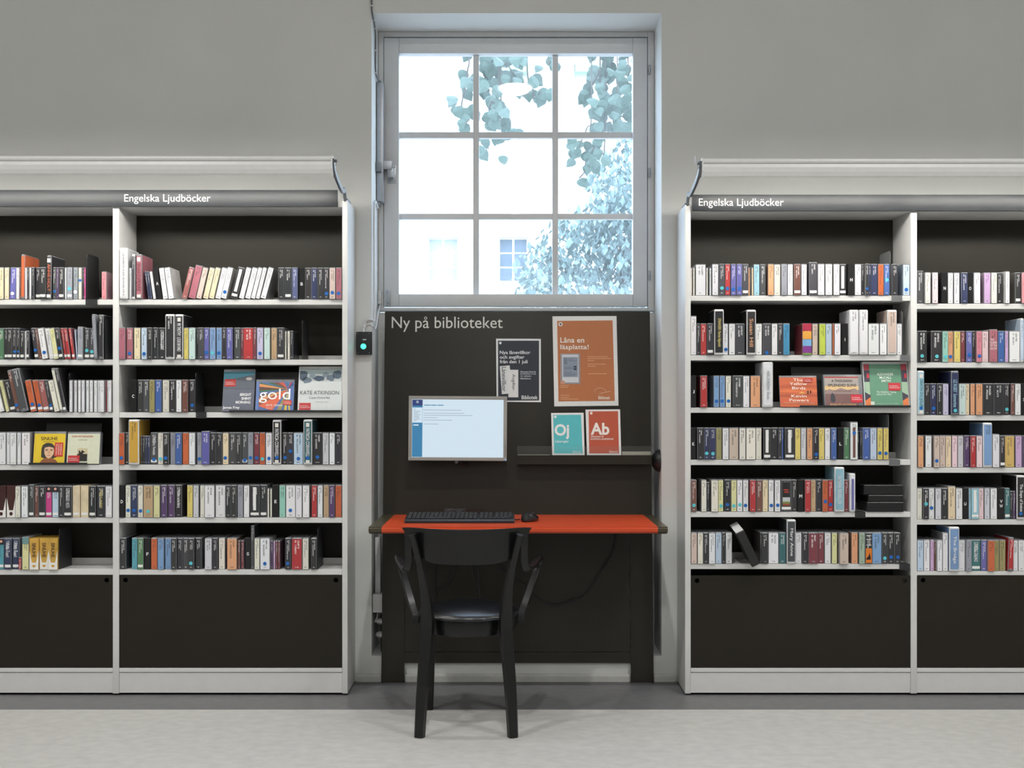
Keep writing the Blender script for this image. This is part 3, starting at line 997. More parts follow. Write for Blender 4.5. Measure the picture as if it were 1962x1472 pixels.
# bay, shelf, default top, [grid: entries].  entry = x0-x1 colour options
#  b/t/o blue, turquoise, white dot (with @y)  L white label  C jewel case  T tall clamshell  D:x lettered divider  hNN top  /deg lean  n:TEXT:rgb  s white strip  B paper box
ROWS = [
 ('L0', 0, 320, 'A', '-30-45 cr;50-105 cr;108-180 mb o /2;186-226 w;228-244 br;247-290 or T h170 /0.5;296-320 w;322-338 k;340-368 w;375-405 k;408-466 k L;470-545 k L;552-606 k T h182 /0.5 n:ANNE_HOLT:or;616-658 kk b@605;660-688 pu;690-752 k L;756-780 w;786-850 gy t@575 L;858-914 gy o@612;918-958 iv b@475;960-980 k;982-1002 mg;1186-1245 pk h368'),
 ('L0', 1, 1035, 'A', '-30-40 gn;46-82 k L;84-145 k L;150-190 k b@1315 L;192-226 k b@1315 L;228-275 k h1070 L;281-312 w h1065 L;314-348 k h1070 L;406-455 k /-8 b@1300 L;456-494 br /-9;498-570 w /-9 b@1330;574-636 w /-9 L;640-698 py /-9 L;700-750 k /-9 b@1280 L;755-792 rd /-8 L;803-840 rd /-8 L;850-884 rd /-8 L;890-908 pb /-4 h1050;912-976 gy h1020 L;985-1046 kk t@1300 L;1056-1106 kk t@1315 L;1114-1156 gy T h875 /-3;1164-1224 k T h880'),
 ('L0', 2, 270, 'D', '5-72 w /-14;85-132 py /-13;136-216 k /-13 L;224-286 br T h138 /-13 b@615;290-398 kk T h122 /-13;416-500 or /-11 b@605 L;506-582 or /-11 b@615 L;588-672 dr /-11 L;680-726 k /-11 b@615 L;738-814 iv /-12;818-862 iv T h112 /-12;864-908 k T h112 /-12 L;936-980 w n:TITLE:0;988-1034 w;1052-1094 w;1097-1142 w;1150-1195 w;1200-1248 w;1253-1302 w;1308-1355 w;1358-1413 w P;1415-1427 rd;1430-1455 w;1458-1503 w'),
 ('L0', 3, 970, 'D', '-20-78 w;85-135 w;139-226 w L;232-286 w L;292-408 w'),
 ('L0', 4, 265, 'G', '-40-78 db B;82-190 db B;193-258 iv;262-344 w;347-410 kk h250 L;413-465 br;470-550 k L;556-632 mg L;638-718 pb L;722-780 k;785-884 k L n:EPPU_NUOTIO__MUSTA:lg;890-979 cr B L;984-1080 cr B L;1096-1176 k L;1184-1290 k n:REIJO_MÄKI:yl;1294-1376 w L'),
 ('L0', 5, 910, 'G', '-20-48 tq L;56-142 nv L n:Antti_Tuuri:w;146-230 nv L n:Antti_Tuuri:w;233-270 rd h1140;275-361 py h890;367-481 go B n:SINUHE:db;484-597 go B n:SINUHE:db;600-714 go B n:SINUHE:db'),
 ('L1', 0, 325, 'B', '62-158 w T h96 n:LJUDBÖCKER_ENGELSKA:gy;163-196 w h322;206-245 kk T h172;250-322 rs T h168 n:SHAKESPEARE:mr;386-411 nv /-8 C h368;416-441 nv /-8 C h368;452-486 w /-8 h368;500-556 k /-9 D:A;562-626 w /-8;632-700 w /-8 h322;782-850 dr /14;856-946 rs /13 h302;950-1016 be /13;1022-1091 cr /13;1097-1162 cr /13;1170-1240 w /13;1242-1312 w /13 b@622'),
 ('L1', 0, 325, 'C', '6-88 k /14 L s;100-164 w /14;172-240 w /14;244-298 w /14;300-350 w /14;354-422 w /15;572-646 k;652-729 k L;735-802 sl;806-880 k D:B;883-956 k;960-1031 nv;1036-1100 k;1103-1171 k b@632;1175-1247 be b@622;1250-1321 rs b@632'),
 ('L1', 1, 1030, 'B', '52-127 rs;131-209 rs b@1335;222-300 cr;312-381 pb b@1340;385-441 k;445-507 k;512-592 k n:ACCORDING_TO_QUEENEY:w;600-709 k T h876;713-806 k T h876 n:MR_TIMOTHY__LOUIS_BAYARD:w;809-868 yl;872-951 pm;955-980 k C;984-1046 kk;1050-1111 mb b@1325;1115-1186 sb t@1330;1189-1256 sb b@1330;1259-1306 k;1311-1387 mb'),
 ('L1', 1, 1030, 'C', '48-126 kk;128-158 mr;161-279 rd;282-318 mr;321-399 lv b@1336;405-479 pm;485-556 ta;560-640 k L;643-664 iv C h1065;674-706 iv C h1065;708-740 k C h1065'),
 ('L1', 2, 265, 'E', '201-291 k D:C;296-377 k;382-462 kk;465-539 ol;541-626 bl;632-726 iv;731-824 k;828-902 w;906-987 br;992-1072 k b@610'),
 ('L1', 3, 975, 'E', '58-132 or b@1317;136-188 k;192-334 go T h802;338-360 k C h1020;363-396 k C h1020;399-431 nv C h1020;435-468 nv C h1020;473-567 kk L b@1340 n:Tom_Clancy__Powerplays:w;572-648 iv t@1332;652-730 k b@1320;736-809 gy;812-901 bl;906-993 or;997-1082 w;1100-1165 gy b@1332;1168-1276 mb h956;1280-1361 k;1366-1441 k;1446-1527 cr b@1318;1531-1622 kk'),
 ('L1', 3, 975, 'F', '78-156 k;161-239 kk L b@1350;243-315 gy b@1315;321-397 mr b@1318;401-476 or t@1332;480-567 w b@1325;578-694 k T h806 b@1312 n:PATRICIA_CORNWELL:w;699-774 k b@1315;778-852 k b@1228;856-986 pb b@1328;995-1112 tl T h802 b@1315 n:PATRICIA_CORNWELL:w;1114-1247 k b@1306;1251-1336 lg;1340-1416 w;1421-1503 k'),
 ('L1', 4, 255, 'H', '48-122 k D:D;126-192 iv b@567;196-277 nv b@568;281-347 iv b@573;350-473 ta t@578;477-556 py;563-642 pu;648-730 pu;736-816 k n:Colin_Dexter__Last_Seen_Wearing:w;880-954 yl;959-1029 lg;1040-1099 iv;1103-1226 w;1229-1354 w;1358-1426 k'),
 ('L1', 4, 255, 'I', '22-89 k;93-166 gy;171-242 w;246-364 k L s;370-452 k L;459-482 iv C h296;495-518 iv C h296;521-600 k D:E;603-683 mt;687-807 w b@567;811-891 w;895-981 w;1000-1071 rd;1076-1142 w;1145-1216 ta;1219-1289 pu;1292-1371 or'),
 ('L1', 5, 905, 'H', '55-131 k;202-274 tq;278-351 gn L;360-437 k D:F;442-521 or;526-604 sb;608-687 sb;690-761 k;765-829 k;833-902 kk;905-977 k t@1214;982-1057 k;1105-1194 lg;1198-1263 k;1267-1347 iv;1378-1500 po'),
 ('L1', 5, 905, 'I', '95-126 br C h940;131-168 mr C h940;181-253 k D:G;256-298 kk h755;305-372 iv;375-496 w b@1218;499-527 pu C h942;531-557 li C h942;560-587 mr C h942;591-617 mr C h942;682-754 k b@1217;762-889 rd;893-971 iv;998-1071 k'),
 ('R1', 0, 230, 'J', '88-108 iv C h272;117-142 iv C h272;150-275 w;280-306 iv C h270;319-345 w C h270;348-427 w;431-500 kk t@530;505-571 rd b@534;576-641 mb b@544;645-714 mb b@534;719-796 kk L;800-820 po C h270;822-835 k C h270;838-860 cr C h270;863-936 lb;941-1012 kk;1032-1107 po;1112-1193 iv;1196-1271 gy;1274-1342 w;1350-1436 br L'),
 ('R1', 0, 230, 'K', '34-104 w;128-231 kk h208 L;233-316 w;326-412 w;426-502 w;506-589 k L s;604-686 k D:H;690-771 w;776-808 k;810-852 k b@538 P;855-888 nv;892-971 nv;975-1044 or;1047-1117 bl t@427;1145-1221 k;1286-1370 pb b@545'),
 ('R1', 1, 960, 'J', '85-161 w h866;165-204 k;207-282 rd;286-362 k L;370-489 k T h790 n:STRANGERS__Patricia_Highsmith:yl;491-550 w b@1280;554-632 w;636-756 kk;766-883 k T h795 n:Susan_Hill:po;886-963 w;970-1077 kk b@1320;1080-1152 w;1156-1216 k;1219-1300 cb;'),
 ('R1', 1, 960, 'K', '46-163 rd n:multi:0;172-243 be;253-332 lm;336-416 pb;419-435 or;438-516 w;540-616 k D:I;619-736 w T h795;742-849 w T h795;852-986 w;992-1080 w;1088-1206 be T h795;1209-1273 w'),
 ('R1', 2, 210, 'M', '95-171 k D:J;222-316 rd;402-480 sb b@557;485-559 sb b@553;565-641 iv b@554;660-797 kk;802-891 w;898-1031 po;1052-1196 w T h32 n:NEIL_JORDAN__Shade:gy'),
 ('R1', 3, 910, 'M', '95-171 k D:K;180-268 k;273-346 nv t@1256;351-431 nv t@1260;436-516 ol;520-606 w;611-739 be;743-831 iv;836-967 iv;972-1052 iv;1070-1167 k L s;1176-1270 k;1273-1318 k;1321-1346 bl;1358-1490 k L s;1495-1571 yl;1576-1648 lg'),
 ('R1', 3, 910, 'N', '113-190 po;194-270 k b@1268;273-352 yl;356-431 w;434-512 bl;526-610 k D:L;613-689 gn;692-796 w h832 b@982 n:strip:br;800-822 k C h960;836-857 k C h960;860-957 bl;961-1051 pb;1054-1132 yl b@1252;1136-1209 yl b@1256'),
 ('R1', 4, 190, 'P', '86-159 br t@503;215-282 iv;289-324 k C h222;335-424 iv;427-494 py t@515;505-581 k b@498;584-653 py t@512;656-727 w t@499;731-801 w b@508;810-884 rd;890-966 br;969-1040 cr;1043-1111 w b@508;1115-1187 w b@503;1192-1326 kk L n:cover:gn;1329-1393 k;1396-1474 k D:M'),
 ('R1', 4, 190, 'Q', '76-151 rd;154-217 ta;221-288 k;292-361 or b@457;365-432 rd b@497;436-558 lb T h35 n:IAN_McEWAN__ENDURING_LOVE:w;561-616 mr;620-694 w T h113 n:strip:mb'),
 ('R1', 5, 838, 'P', '90-165 be;168-238 iv;241-303 k;306-386 w;389-468 pb;471-512 k;516-596 w;938-952 k;958-1036 k;1041-1167 w;1171-1257 tl;1262-1374 kk T h678 n:Mary_Anne:w;1377-1453 w'),
 ('R1', 5, 838, 'Q', '48-116 k;120-240 mr;244-321 mr;326-406 w;409-477 py;495-606 be P;652-733 po;738-813 sg;816-898 k n:fire:or;901-1020 sb;1023-1092 k t@1152;1096-1171 k b@1140;1175-1251 k b@1140'),
 ('R2', 0, 215, 'L', '120-208 kk h190;215-289 iv;306-383 pp;431-514 k D:N;516-587 w;596-670 w;681-765 nv;769-842 k D:O;846-931 w;978-1063 li;1066-1141 iv;1145-1217 k;1241-1299 w h202;1376-1446 k L;1450-1530 pk'),
 ('R2', 1, 965, 'L', '120-241 k t@1288;300-436 k t@1293;440-516 mt t@1300;519-587 po b@1296;592-674 yl;678-741 mr;748-823 mb b@1274;827-869 k;872-943 pk b@1290;950-1036 pp;1042-1147 rs h945 n:QUEEN:w;1150-1236 bl;1239-1285 li;1290-1426 w;1430-1476 pb T h806;1480-1530 k'),
 ('R2', 2, 245, 'O', '126-216 lb T h76 b@577 n:DEATH_DU_JOUR:tl;229-303 k;311-389 nv b@582;395-468 k;471-553 lv;568-671 nv T h78 t@610 n:LIZ_RIGBEY__Summertime:lb;680-776 pm;779-836 cr;839-902 po;905-996 po;1005-1146 k;1150-1282 k;1292-1376 k t@596;1379-1427 br;1430-1512 w;1516-1600 k D:S'),
 ('R2', 3, 945, 'O', '128-206 po;236-323 w;341-421 be b@1286;425-506 be;510-591 cr;595-671 pp;676-756 lg;760-829 pu;833-907 rd;915-998 pp;1003-1128 sb T h775;1131-1226 w h925;1229-1297 k L;1300-1433 mu;1452-1541 li;1546-1610 pu'),
 ('R2', 4, 238, 'R', '119-187 iv;192-268 k t@442;271-346 w b@496;349-426 lg;429-508 k;511-609 cr h212;613-700 w;703-773 k D:U;778-805 lb;808-911 lb L s;914-981 pp;985-1057 lg;1060-1147 w;1151-1240 k D:VW;1243-1313 tl L;1318-1350 k C h278;1353-1384 pu C h278;1387-1490 k T h75 b@565 n:The_Shape_of_Snakes:w'),
 ('R2', 5, 905, 'R', '120-203 pb;206-287 w;290-341 li;344-368 br C h922;371-440 w;443-515 w h810;520-653 sb T h736 n:The_Bridge:w;656-737 w;740-813 gy;818-939 tl L n:AMONG_THE_MAD:w;943-1019 mb;1021-1106 or;1109-1177 ol;1180-1262 ol;1272-1340 rd T h868 /2;1352-1417 w;1421-1500 w'),
]
EM = 1.0 / 438.6                      # metres per photo pixel on the front plane
DOT = {'b': ('blue', (28, 100, 180)), 't': ('turquoise', (92, 196, 206)), 'o': ('white', (230, 232, 240))}
M_DOT = {k: mat('dot_' + v[0], v[1], 0.4, noise=0.03, nscale=60) for k, v in DOT.items()}
M_LABEL = paint((232, 232, 228))


def case_mesh(name, x0, x1, d, h, mats, bevel, cover=True):
    """a case standing on z=0, spine towards -Y; its left and right faces take the second material"""
    bm = bm_box(bmesh.new(), x0, x1, 0, d, 0, h, bevel, 1)
    for f in bm.faces:
        f.material_index = 1 if cover and abs(f.normal.x) > 0.9 else 0
    me = bpy.data.meshes.new(name)
    bm.to_mesh(me)
    bm.free()
    for m in mats:
        me.materials.append(m)
    return me


def spine_part(root, x0, x1, z0, z1, h, rgb, material, depth=0.0012, name='spine_label'):
    bm = bm_box(bmesh.new(), x0, x1, -depth, 0.0005, z0, z1)
    uvl = bm.loops.layers.uv.new('UVMap')
    for f in bm.faces:
        for l in f.loops:
            l[uvl].uv = ((l.vert.co.x - x0) / (x1 - x0), h - l.vert.co.z)
    o = finish(name, bm, material, root, keep=False)
    o.color = (*lin(rgb), 1)
    return o


counts = {}


def jitter(rgb, k=5):
    j = random.uniform(-k, k)
    return tuple(max(8, min(240, v + j + random.uniform(-2, 2))) for v in rgb)


def add_row(bay, shelf, dtop, grid, spec):
    ox, oy, sc = CROPS[grid]
    base_py = SHELF_Y[bay][shelf]
    z0 = Z(base_py) + 0.0007
    for ent in spec.split(';'):
        ent = ent.strip()
        if not ent:
            continue
        tok = ent.split()
        neg = tok[0].startswith('-')
        a, b = tok[0].lstrip('-').split('-')
        a = -float(a) if neg else float(a)
        b = float(b)
        cn, rgb = PAL[tok[1]]
        rgb = jitter(rgb)
        o = {'top': dtop}
        for t in tok[2:]:
            if t[0] in 'bto' and (len(t) == 1 or t[1] == '@'):
                o['dot'] = (t[0], float(t[2:]) if len(t) > 1 else None)
            elif t[0] == 'h':
                o['top'] = float(t[1:])
            elif t[0] == '/':
                o['lean'] = float(t[1:])
            elif t[:2] == 'D:':
                o['div'] = t[2:]
            elif t[:2] == 'n:':
                o['title'] = t[2:].split(':')
            else:
                o[t] = True
        th = math.radians(o.get('lean', 0))
        px0, px1 = ox + a / sc, ox + b / sc
        bl_, br_ = BAY_X[bay][0] / EM + CX, BAY_X[bay][1] / EM + CX
        px0, px1 = max(px0, bl_ + 0.5), min(px1, br_ - 0.5)
        top_py = oy + o['top'] / sc
        wd = (px1 - px0) * EM * math.cos(th) - 0.0005
        h = (base_py - top_py) * EM / math.cos(th)
        if th:
            h -= 0.35 * wd * abs(math.sin(th))
        kind = 'tall' if 'T' in o else 'jewel' if 'C' in o else 'div' if 'div' in o else 'box' if 'B' in o else 'case'
        d = {'tall': 0.160, 'jewel': 0.140, 'div': 0.142, 'box': 0.135, 'case': 0.146}[kind]
        d -= random.uniform(0, 0.006)
        front = random.uniform(-0.005, 0.010)
        if 'P' in o:
            front = -0.012
        if kind == 'tall':
            front = random.uniform(-0.010, -0.002)
        if kind == 'jewel':
            front = random.uniform(0.004, 0.014)
        right = th > 0
        lx0, lx1 = (-wd, 0.0) if right else (0.0, wd)
        light = sum(rgb) > 560
        if kind == 'tall':
            mats = [M_WHITECASE if (light or tok[1] in ('go', 'tl', 'lb', 'k', 'sb', 'be', 'kk') and h > 0.17) and grid not in 'AD' else M_PLASTIC, M_COVER]
            me = case_mesh('clamshell_case', lx0, lx1, d, h, mats, min(0.004, wd * 0.2))
        elif kind == 'div':
            me = case_mesh('divider_box', lx0, lx1, d, h, [M_BLACKCASE, M_BLACKCASE], min(0.0015, wd * 0.2))
        elif kind == 'box':
            me = case_mesh('cardboard_box', lx0, lx1, d, h, [M_COVER, M_COVER], 0.001)
        else:
            me = case_mesh('case', lx0, lx1, d, h, [M_PLASTIC, M_COVER], min(0.0022, wd * 0.2))
        name = {'tall': 'clamshell_audiobook', 'jewel': 'compact_disc_case', 'div': 'letter_divider', 'box': 'audiobook_box', 'case': 'audiobook_case' if wd < 0.034 else 'multi_disc_audiobook_case'}[kind]
        if kind == 'case' and th:
            name = 'leaning_audiobook_case'
        r = bpy.data.objects.new(name, me)
        COL.objects.link(r)
        r.location = ((px1 if right else px0) * EM - CX * EM, front, z0)
        r.rotation_euler = (0, th, 0)
        side = rgb if kind in ('box', 'tall') else tuple(0.55 * v + 0.45 * s for v, s in zip(rgb, random.choice([(40, 40, 44), (120, 110, 100), (60, 50, 60), (200, 198, 192), (70, 80, 96)])))
        r.color = (*lin(side), 1)
        if kind == 'div':
            pass
        mg = min(0.0016, wd * 0.12)
        if kind in ('case', 'jewel'):
            spine_part(r, lx0 + mg, lx1 - mg, 0.0018, h - 0.0042, h, rgb, M_SPINE)
        elif kind == 'tall':
            spine_part(r, lx0 + wd * 0.10, lx1 - wd * 0.10, 0.010, h - 0.009, h, rgb, M_SPINE if 'title' not in o else M_COVER)
        elif kind == 'box':
            sp = spine_part(r, lx0 + 0.0006, lx1 - 0.0006, 0.0006, h - 0.0006, h, rgb, M_COVER)
        S = Sheet(r, px0 if not right else px1, base_py, EM, -0.0013)
        xm = (px0 + px1) / 2
        if right:
            px0s, px1s = px1 - wd / EM, px1
        else:
            px0s, px1s = px0, px0 + wd / EM
        xm = (px0s + px1s) / 2
        detail = ''
        if 'div' in o:
            S.y = -0.0002
            s = o['div']
            hh = 6.2
            my = base_py - h / EM * 0.49
            if len(s) == 2:
                S.text(s[0], xm - 2.6, my - 8, xm + 2.6, my - 2, (235, 235, 235), 1, bold=0.02, name='letter')
                S.text(s[1], xm - 3.2, my + 1, xm + 3.2, my + 7, (235, 235, 235), 1, bold=0.02, name='letter')
            else:
                hw = {'I': 0.6, 'J': 1.6, 'M': 2.9, 'H': 2.4}.get(s, 2.2)
                S.text(s, xm - hw, my - hh / 2, xm + hw, my + hh / 2, (235, 235, 235), 1, bold=0.025, name='letter')
            detail = ' lettered ' + (s if len(s) == 1 else 'V W')
        if kind == 'tall' and 'title' in o and o['title'][0].isupper() and 'LJUD' not in o['title'][0]:
            S.rect('label', xm - 3.2, base_py - h / EM + 6.5, xm + 3.2, base_py - h / EM + 14, (225, 222, 214), 2)
            S.rect('label', xm - 3.6, base_py - 9, xm + 3.6, base_py - 3.2, (228, 226, 218), 2)
        if 'title' in o:
            s, tc = (o['title'] + ['w'])[:2]
            s = s.replace('_', ' ')
            hpx = h / EM
            if s == 'strip':
                S.rect('spine_picture', xm - 2.2, base_py - hpx * 0.86, xm + 2.6, base_py - hpx * 0.06, PAL[tc][1], 2)
            elif s == 'TITLE':
                pass
            elif s == 'multi':
                tops = [0, .24, .50, .72, .93, 1.0]
                for i, cc in enumerate(((180, 40, 70), (226, 160, 60), (110, 165, 210), (130, 50, 140), (110, 150, 70))):
                    S.rect('colour_band', px0s + .6, base_py - hpx * (1 - tops[i]) + .4, px1s - .6, base_py - hpx * (1 - tops[i + 1]) - .2, cc, 2)
                detail = ' with colour bands'
            elif s == 'cover':
                S.rect('spine_picture', xm - 7, base_py - hpx * .92, xm + 7, base_py - hpx * .18, (34, 34, 36), 2)
                S.rect('spine_picture', xm - 7, base_py - hpx * .45, xm + 7, base_py - hpx * .32, (190, 196, 196), 3)
                S.rect('spine_picture', xm - 7, base_py - hpx * .32, xm + 7, base_py - hpx * .26, (120, 140, 70), 3)
                S.rect('spine_picture', xm - 7, base_py - hpx * .26, xm + 7, base_py - hpx * .19, (150, 80, 50), 3)
                for q_, f_ in enumerate((.70, .63)):
                    S.rect('red_title_line', xm - 5 + q_, base_py - hpx * f_, xm + 4 + q_, base_py - hpx * (f_ - .035), (196, 60, 44), 3)
                detail = ' with landscape picture'
            elif s == 'fire':
                S.poly('spine_picture', [(px0s + .6, base_py - 2), (px1s - .6, base_py - 2), (px1s - .6, base_py - hpx * .5), (px0s + .6, base_py - hpx * .5)], (226, 120, 30), 2)
                S.poly('spine_picture', [(xm - 5, base_py - 8), (xm + 4, base_py - 9), (xm + 3, base_py - 15), (xm + 1, base_py - 22), (xm - .5, base_py - 15), (xm - 4, base_py - 12)], (30, 18, 16), 3)
                for f_ in (.92, .80, .62):
                    S.rect('title_line', xm - 4.5, base_py - hpx * f_, xm + 4.5, base_py - hpx * (f_ - .03), (200, 200, 200), 2)
                detail = ' with flame picture'
            elif s == 'QUEEN':
                S.text('THE\nQUEEN\nOF THE\nSOUTH', xm - 6.5, base_py - hpx * .72, xm + 6.5, base_py - hpx * .38, (226, 214, 214), 2, bold=0.01)
            else:
                col = PAL[tc][1]
                if 'LJUD' in s:
                    S.text(s, xm - 2.4, base_py - hpx * .90, xm + 2.8, base_py - hpx * .06, (120, 122, 126), 2, mode='v', name='lettering')
                    detail = ' spelling audiobooks'
                else:
                    f0 = 0.80 if kind == 'tall' else 0.86
                    f1 = 0.18 if kind == 'tall' else 0.30
                    hw = min(0.30 * wd / EM, 3.6)
                    if s in ('Antti Tuuri', 'SINUHE'):
                        f1 = 0.40
                    S.text(s, xm - hw, base_py - hpx * f0, xm + hw, base_py - hpx * f1, col, 2, mode='v', bold=0.012)
        if 's' in o:
            S.rect('title_strip', xm - 3, base_py - h / EM * 0.93, xm + 2.6, base_py - h / EM * 0.22, (232, 232, 230), 2)
        if 'dot' in o:
            k, zy = o['dot']
            yy = (oy + zy / sc) if zy else base_py - 11
            if th:
                yy = base_py - (base_py - yy) / math.cos(th)
            rr = min(3.4, 0.42 * wd / EM)
            S.disc('sticker', xm + random.uniform(-.6, .6), yy, rr, None, 3, M_DOT[k])
            detail = ' with %s dot' % DOT[k][0]
        if 'L' in o:
            S.rect('class_label', xm - wd / EM * .42, base_py - 9.5, xm + wd / EM * .42, base_py - 4.5, None, 2, M_LABEL)
            if not detail:
                detail = ' with white label'
        if kind == 'box' and tok[1] in ('go', 'db'):
            c = (232, 230, 224)
            hp = h / EM
            S.poly('white_corner', [(px0s + .3, base_py - .4), (px0s + .3, base_py - hp * .62), (px0s + (px1s - px0s) * .27, base_py - hp * .22), (px0s + (px1s - px0s) * .27, base_py - .4)], c, 1)
            S.poly('white_corner', [(px1s - .3, base_py - .4), (px1s - .3, base_py - hp * .62), (px1s - (px1s - px0s) * .27, base_py - hp * .22), (px1s - (px1s - px0s) * .27, base_py - .4)], c, 1)
            S.rect('white_foot', px0s + .3, base_py - hp * .23, px1s - .3, base_py - .4, c, 1.5)
            S.disc('emblem', xm, base_py - hp * .12, 3.2, (205, 150, 50) if tok[1] == 'go' else (60, 32, 28), 2.5, ry=2.2 if tok[1] == 'go' else 3.6)
        if tok[1] == 'py' and grid == 'G':
            S.rect('band', px0s + .6, base_py - h / EM + 1, px1s - .6, base_py - h / EM * .78, (110, 150, 150), 2)
        if tok[1] in ('mg', 'pb', 'tq') and grid == 'G':
            S.rect('band', px0s + .3, base_py - h / EM + 1, px1s - .3, base_py - h / EM * .80, (44, 38, 44), 2)
            S.disc('emblem', xm, base_py - h / EM * .90, 2.5, (226, 168, 150), 3)
        # the third jewel case row is all white with faint call numbers
        kk = (bay, shelf)
        counts[kk] = counts.get(kk, 0) + 1
        kn = {'tall': 'tall audiobook', 'jewel': 'thin disc case', 'div': 'index box', 'box': 'audiobook box', 'case': 'audiobook case'}[kind]
        if not detail and th:
            detail = ' leaning ' + ('right' if right else 'left')
        lab = '%s %s%s, %s from left on %s shelf, %s bookcase' % (cn, kn, detail, ORD(counts[kk]), SHELFNAME[shelf], BAYNAME[bay])
        if 'title' in o and 'LJUD' in o['title'][0]:
            r.name = 'shelf_sign_block'
            lab = 'tall white sign block with grey vertical lettering on top shelf, inner left bookcase'
            tag(r, lab, 'sign')
            continue
        tag(r, lab, {'tall': 'audiobook', 'jewel': 'disc case', 'div': 'divider', 'box': 'audiobook', 'case': 'audiobook'}[kind], '%s shelf of the %s bookcase' % (SHELFNAME[shelf], BAYNAME[bay]))


for row in ROWS:
    add_row(*row)

# ------------------------------------------------------------------ bookends
def bookend(bay, shelf, px, top_py, label, bracket=None, m=None, depth=0.148):
    base = SHELF_Y[bay][shelf]
    z = Z(base)
    x = X(px)
    m = m or M_BLACKM
    t = thing('bookend', label, 'bookend', (x, 0, z), group='sheet metal bookends')
    h = (base - top_py) * EM
    r = 0.014
    prof = [(0.004, z + 0.001), (depth, z + 0.001), (depth, z + h - r), (depth - r * .3, z + h - r * .3), (depth - r, z + h), (0.004 + r, z + h), (0.004 + r * .3, z + h - r * .3), (0.004, z + h - r)]
    finish('plate', bm_extrude_x(bmesh.new(), prof, x, x + 0.0016), m, t)
    if bracket:
        a, b = X(bracket[0], -0.004), X(bracket[1], -0.004)
        br = finish('clamp', bm_extrude_x(bmesh.new(), [(0.05, z + 0.0001), (0.05, z + 0.0005), (-0.002, z + 0.0005), (-0.002, z - 0.026), (0.012, z - 0.026), (0.012, z - 0.0244), (0.0005, z - 0.0244), (0.0005, z + 0.0001)], a, b), m, t)
        for q in (0.15, 0.85):
            xx = a + (b - a) * q
            finish('rivet', bm_tube(bmesh.new(), [(xx, -0.002, z - 0.012), (xx, -0.0035, z - 0.012)], 0.0016, 8), M_STEEL, br)
    return t


bookend('L0', 0, 165.5, 485.5, 'large black bookend on top shelf of far left bookcase', (163.5, 186))
bookend('L0', 1, 201, 612, 'dark bookend at the end of second shelf, far left bookcase')
bookend('L0', 2, 131.2, 714, 'thin bookend left of the white disc cases, far left bookcase')
bookend('L0', 5, 112.2, 1014, 'dark bookend beside the golden boxes, far left bookcase')
bookend('L1', 1, 578.4, 614, 'thin bookend standing alone on second shelf, inner left bookcase')
bookend('L1', 2, 373.8, 714, 'bookend with black clamp on third shelf, inner left bookcase', (375, 395))
bookend('L1', 5, 608, 1013, 'dark bookend at the end of bottom shelf, inner left bookcase')
bookend('R1', 0, 1706.2, 480, 'tall grey bookend on top shelf, inner right bookcase', (1709, 1729), M_GREYM)
bookend('R1', 1, 1729.5, 596, 'grey bookend with clamp on second shelf, inner right bookcase', (1726, 1744), M_GREYM)
bookend('R1', 3, 1702.8, 794, 'tall grey bookend on fourth shelf, inner right bookcase', (1704.5, 1725), M_GREYM)
bookend('R1', 4, 1639.2, 905, 'black bookend with clamp on fifth shelf, inner right bookcase', (1638.8, 1658.5))
bookend('R1', 5, 1725.8, 1020, 'black bookend with clamp on bottom shelf, inner right bookcase', (1724, 1744))

# ------------------------------------------------------------------ black boxes lying on the shelves
def black_box(name, label, w_, d_, h_, m):
    me = case_mesh(name, 0, w_, d_, h_, [M_BLACKCASE, M_BLACKCASE], 0.003)
    o = bpy.data.objects.new(name, me)
    COL.objects.link(o)
    o.matrix_basis = m
    tag(o, label, 'box', 'plain black boxes')
    bm = bm_box(bmesh.new(), 0.006, w_ - 0.006, -0.0008, 0.0005, h_ * 0.5 - 0.0004, h_ * 0.5 + 0.0004)
    finish('lid_seam', bm, M_BLACKP, o, keep=False)
    return o


zb = Z(SHELF_Y['R1'][4]) + 0.001
for k, (a, b, y0, y1, lab) in enumerate(((835, 1290, 462, 582, 'lowest black box of the flat stack, inner right bookcase'), (855, 1290, 375, 458, 'thin middle black box of the flat stack, inner right bookcase'), (805, 1285, 250, 372, 'topmost black box of the flat stack, inner right bookcase'))):
    x0, x1 = 1530 + a / 6.4, 1530 + b / 6.4
    hh = (y1 - y0) / 6.4 * EM
    black_box('black_box', lab, (x1 - x0) * EM, 0.15, hh, Matrix.Translation((X(x0), -0.004 + 0.004 * k, zb)))
    zb += hh + 0.0006
zb = Z(SHELF_Y['R1'][5])
m = Matrix.Translation((X(1310 + 838 / 6.4, -0.05), -0.058, zb - 0.0075)) @ Matrix.Rotation(math.radians(8), 4, 'X') @ Matrix.Rotation(math.radians(-27), 4, 'Y')
sb_ = black_box('black_box', 'slanted black box sticking out of bottom shelf, inner right bookcase', 0.0385, 0.15, 0.168, m)
box('clear_top', 0.002, 0.0365, 0.003, 0.146, 0.1682, 0.1692, M_WHITECASE, sb_, keep=False)

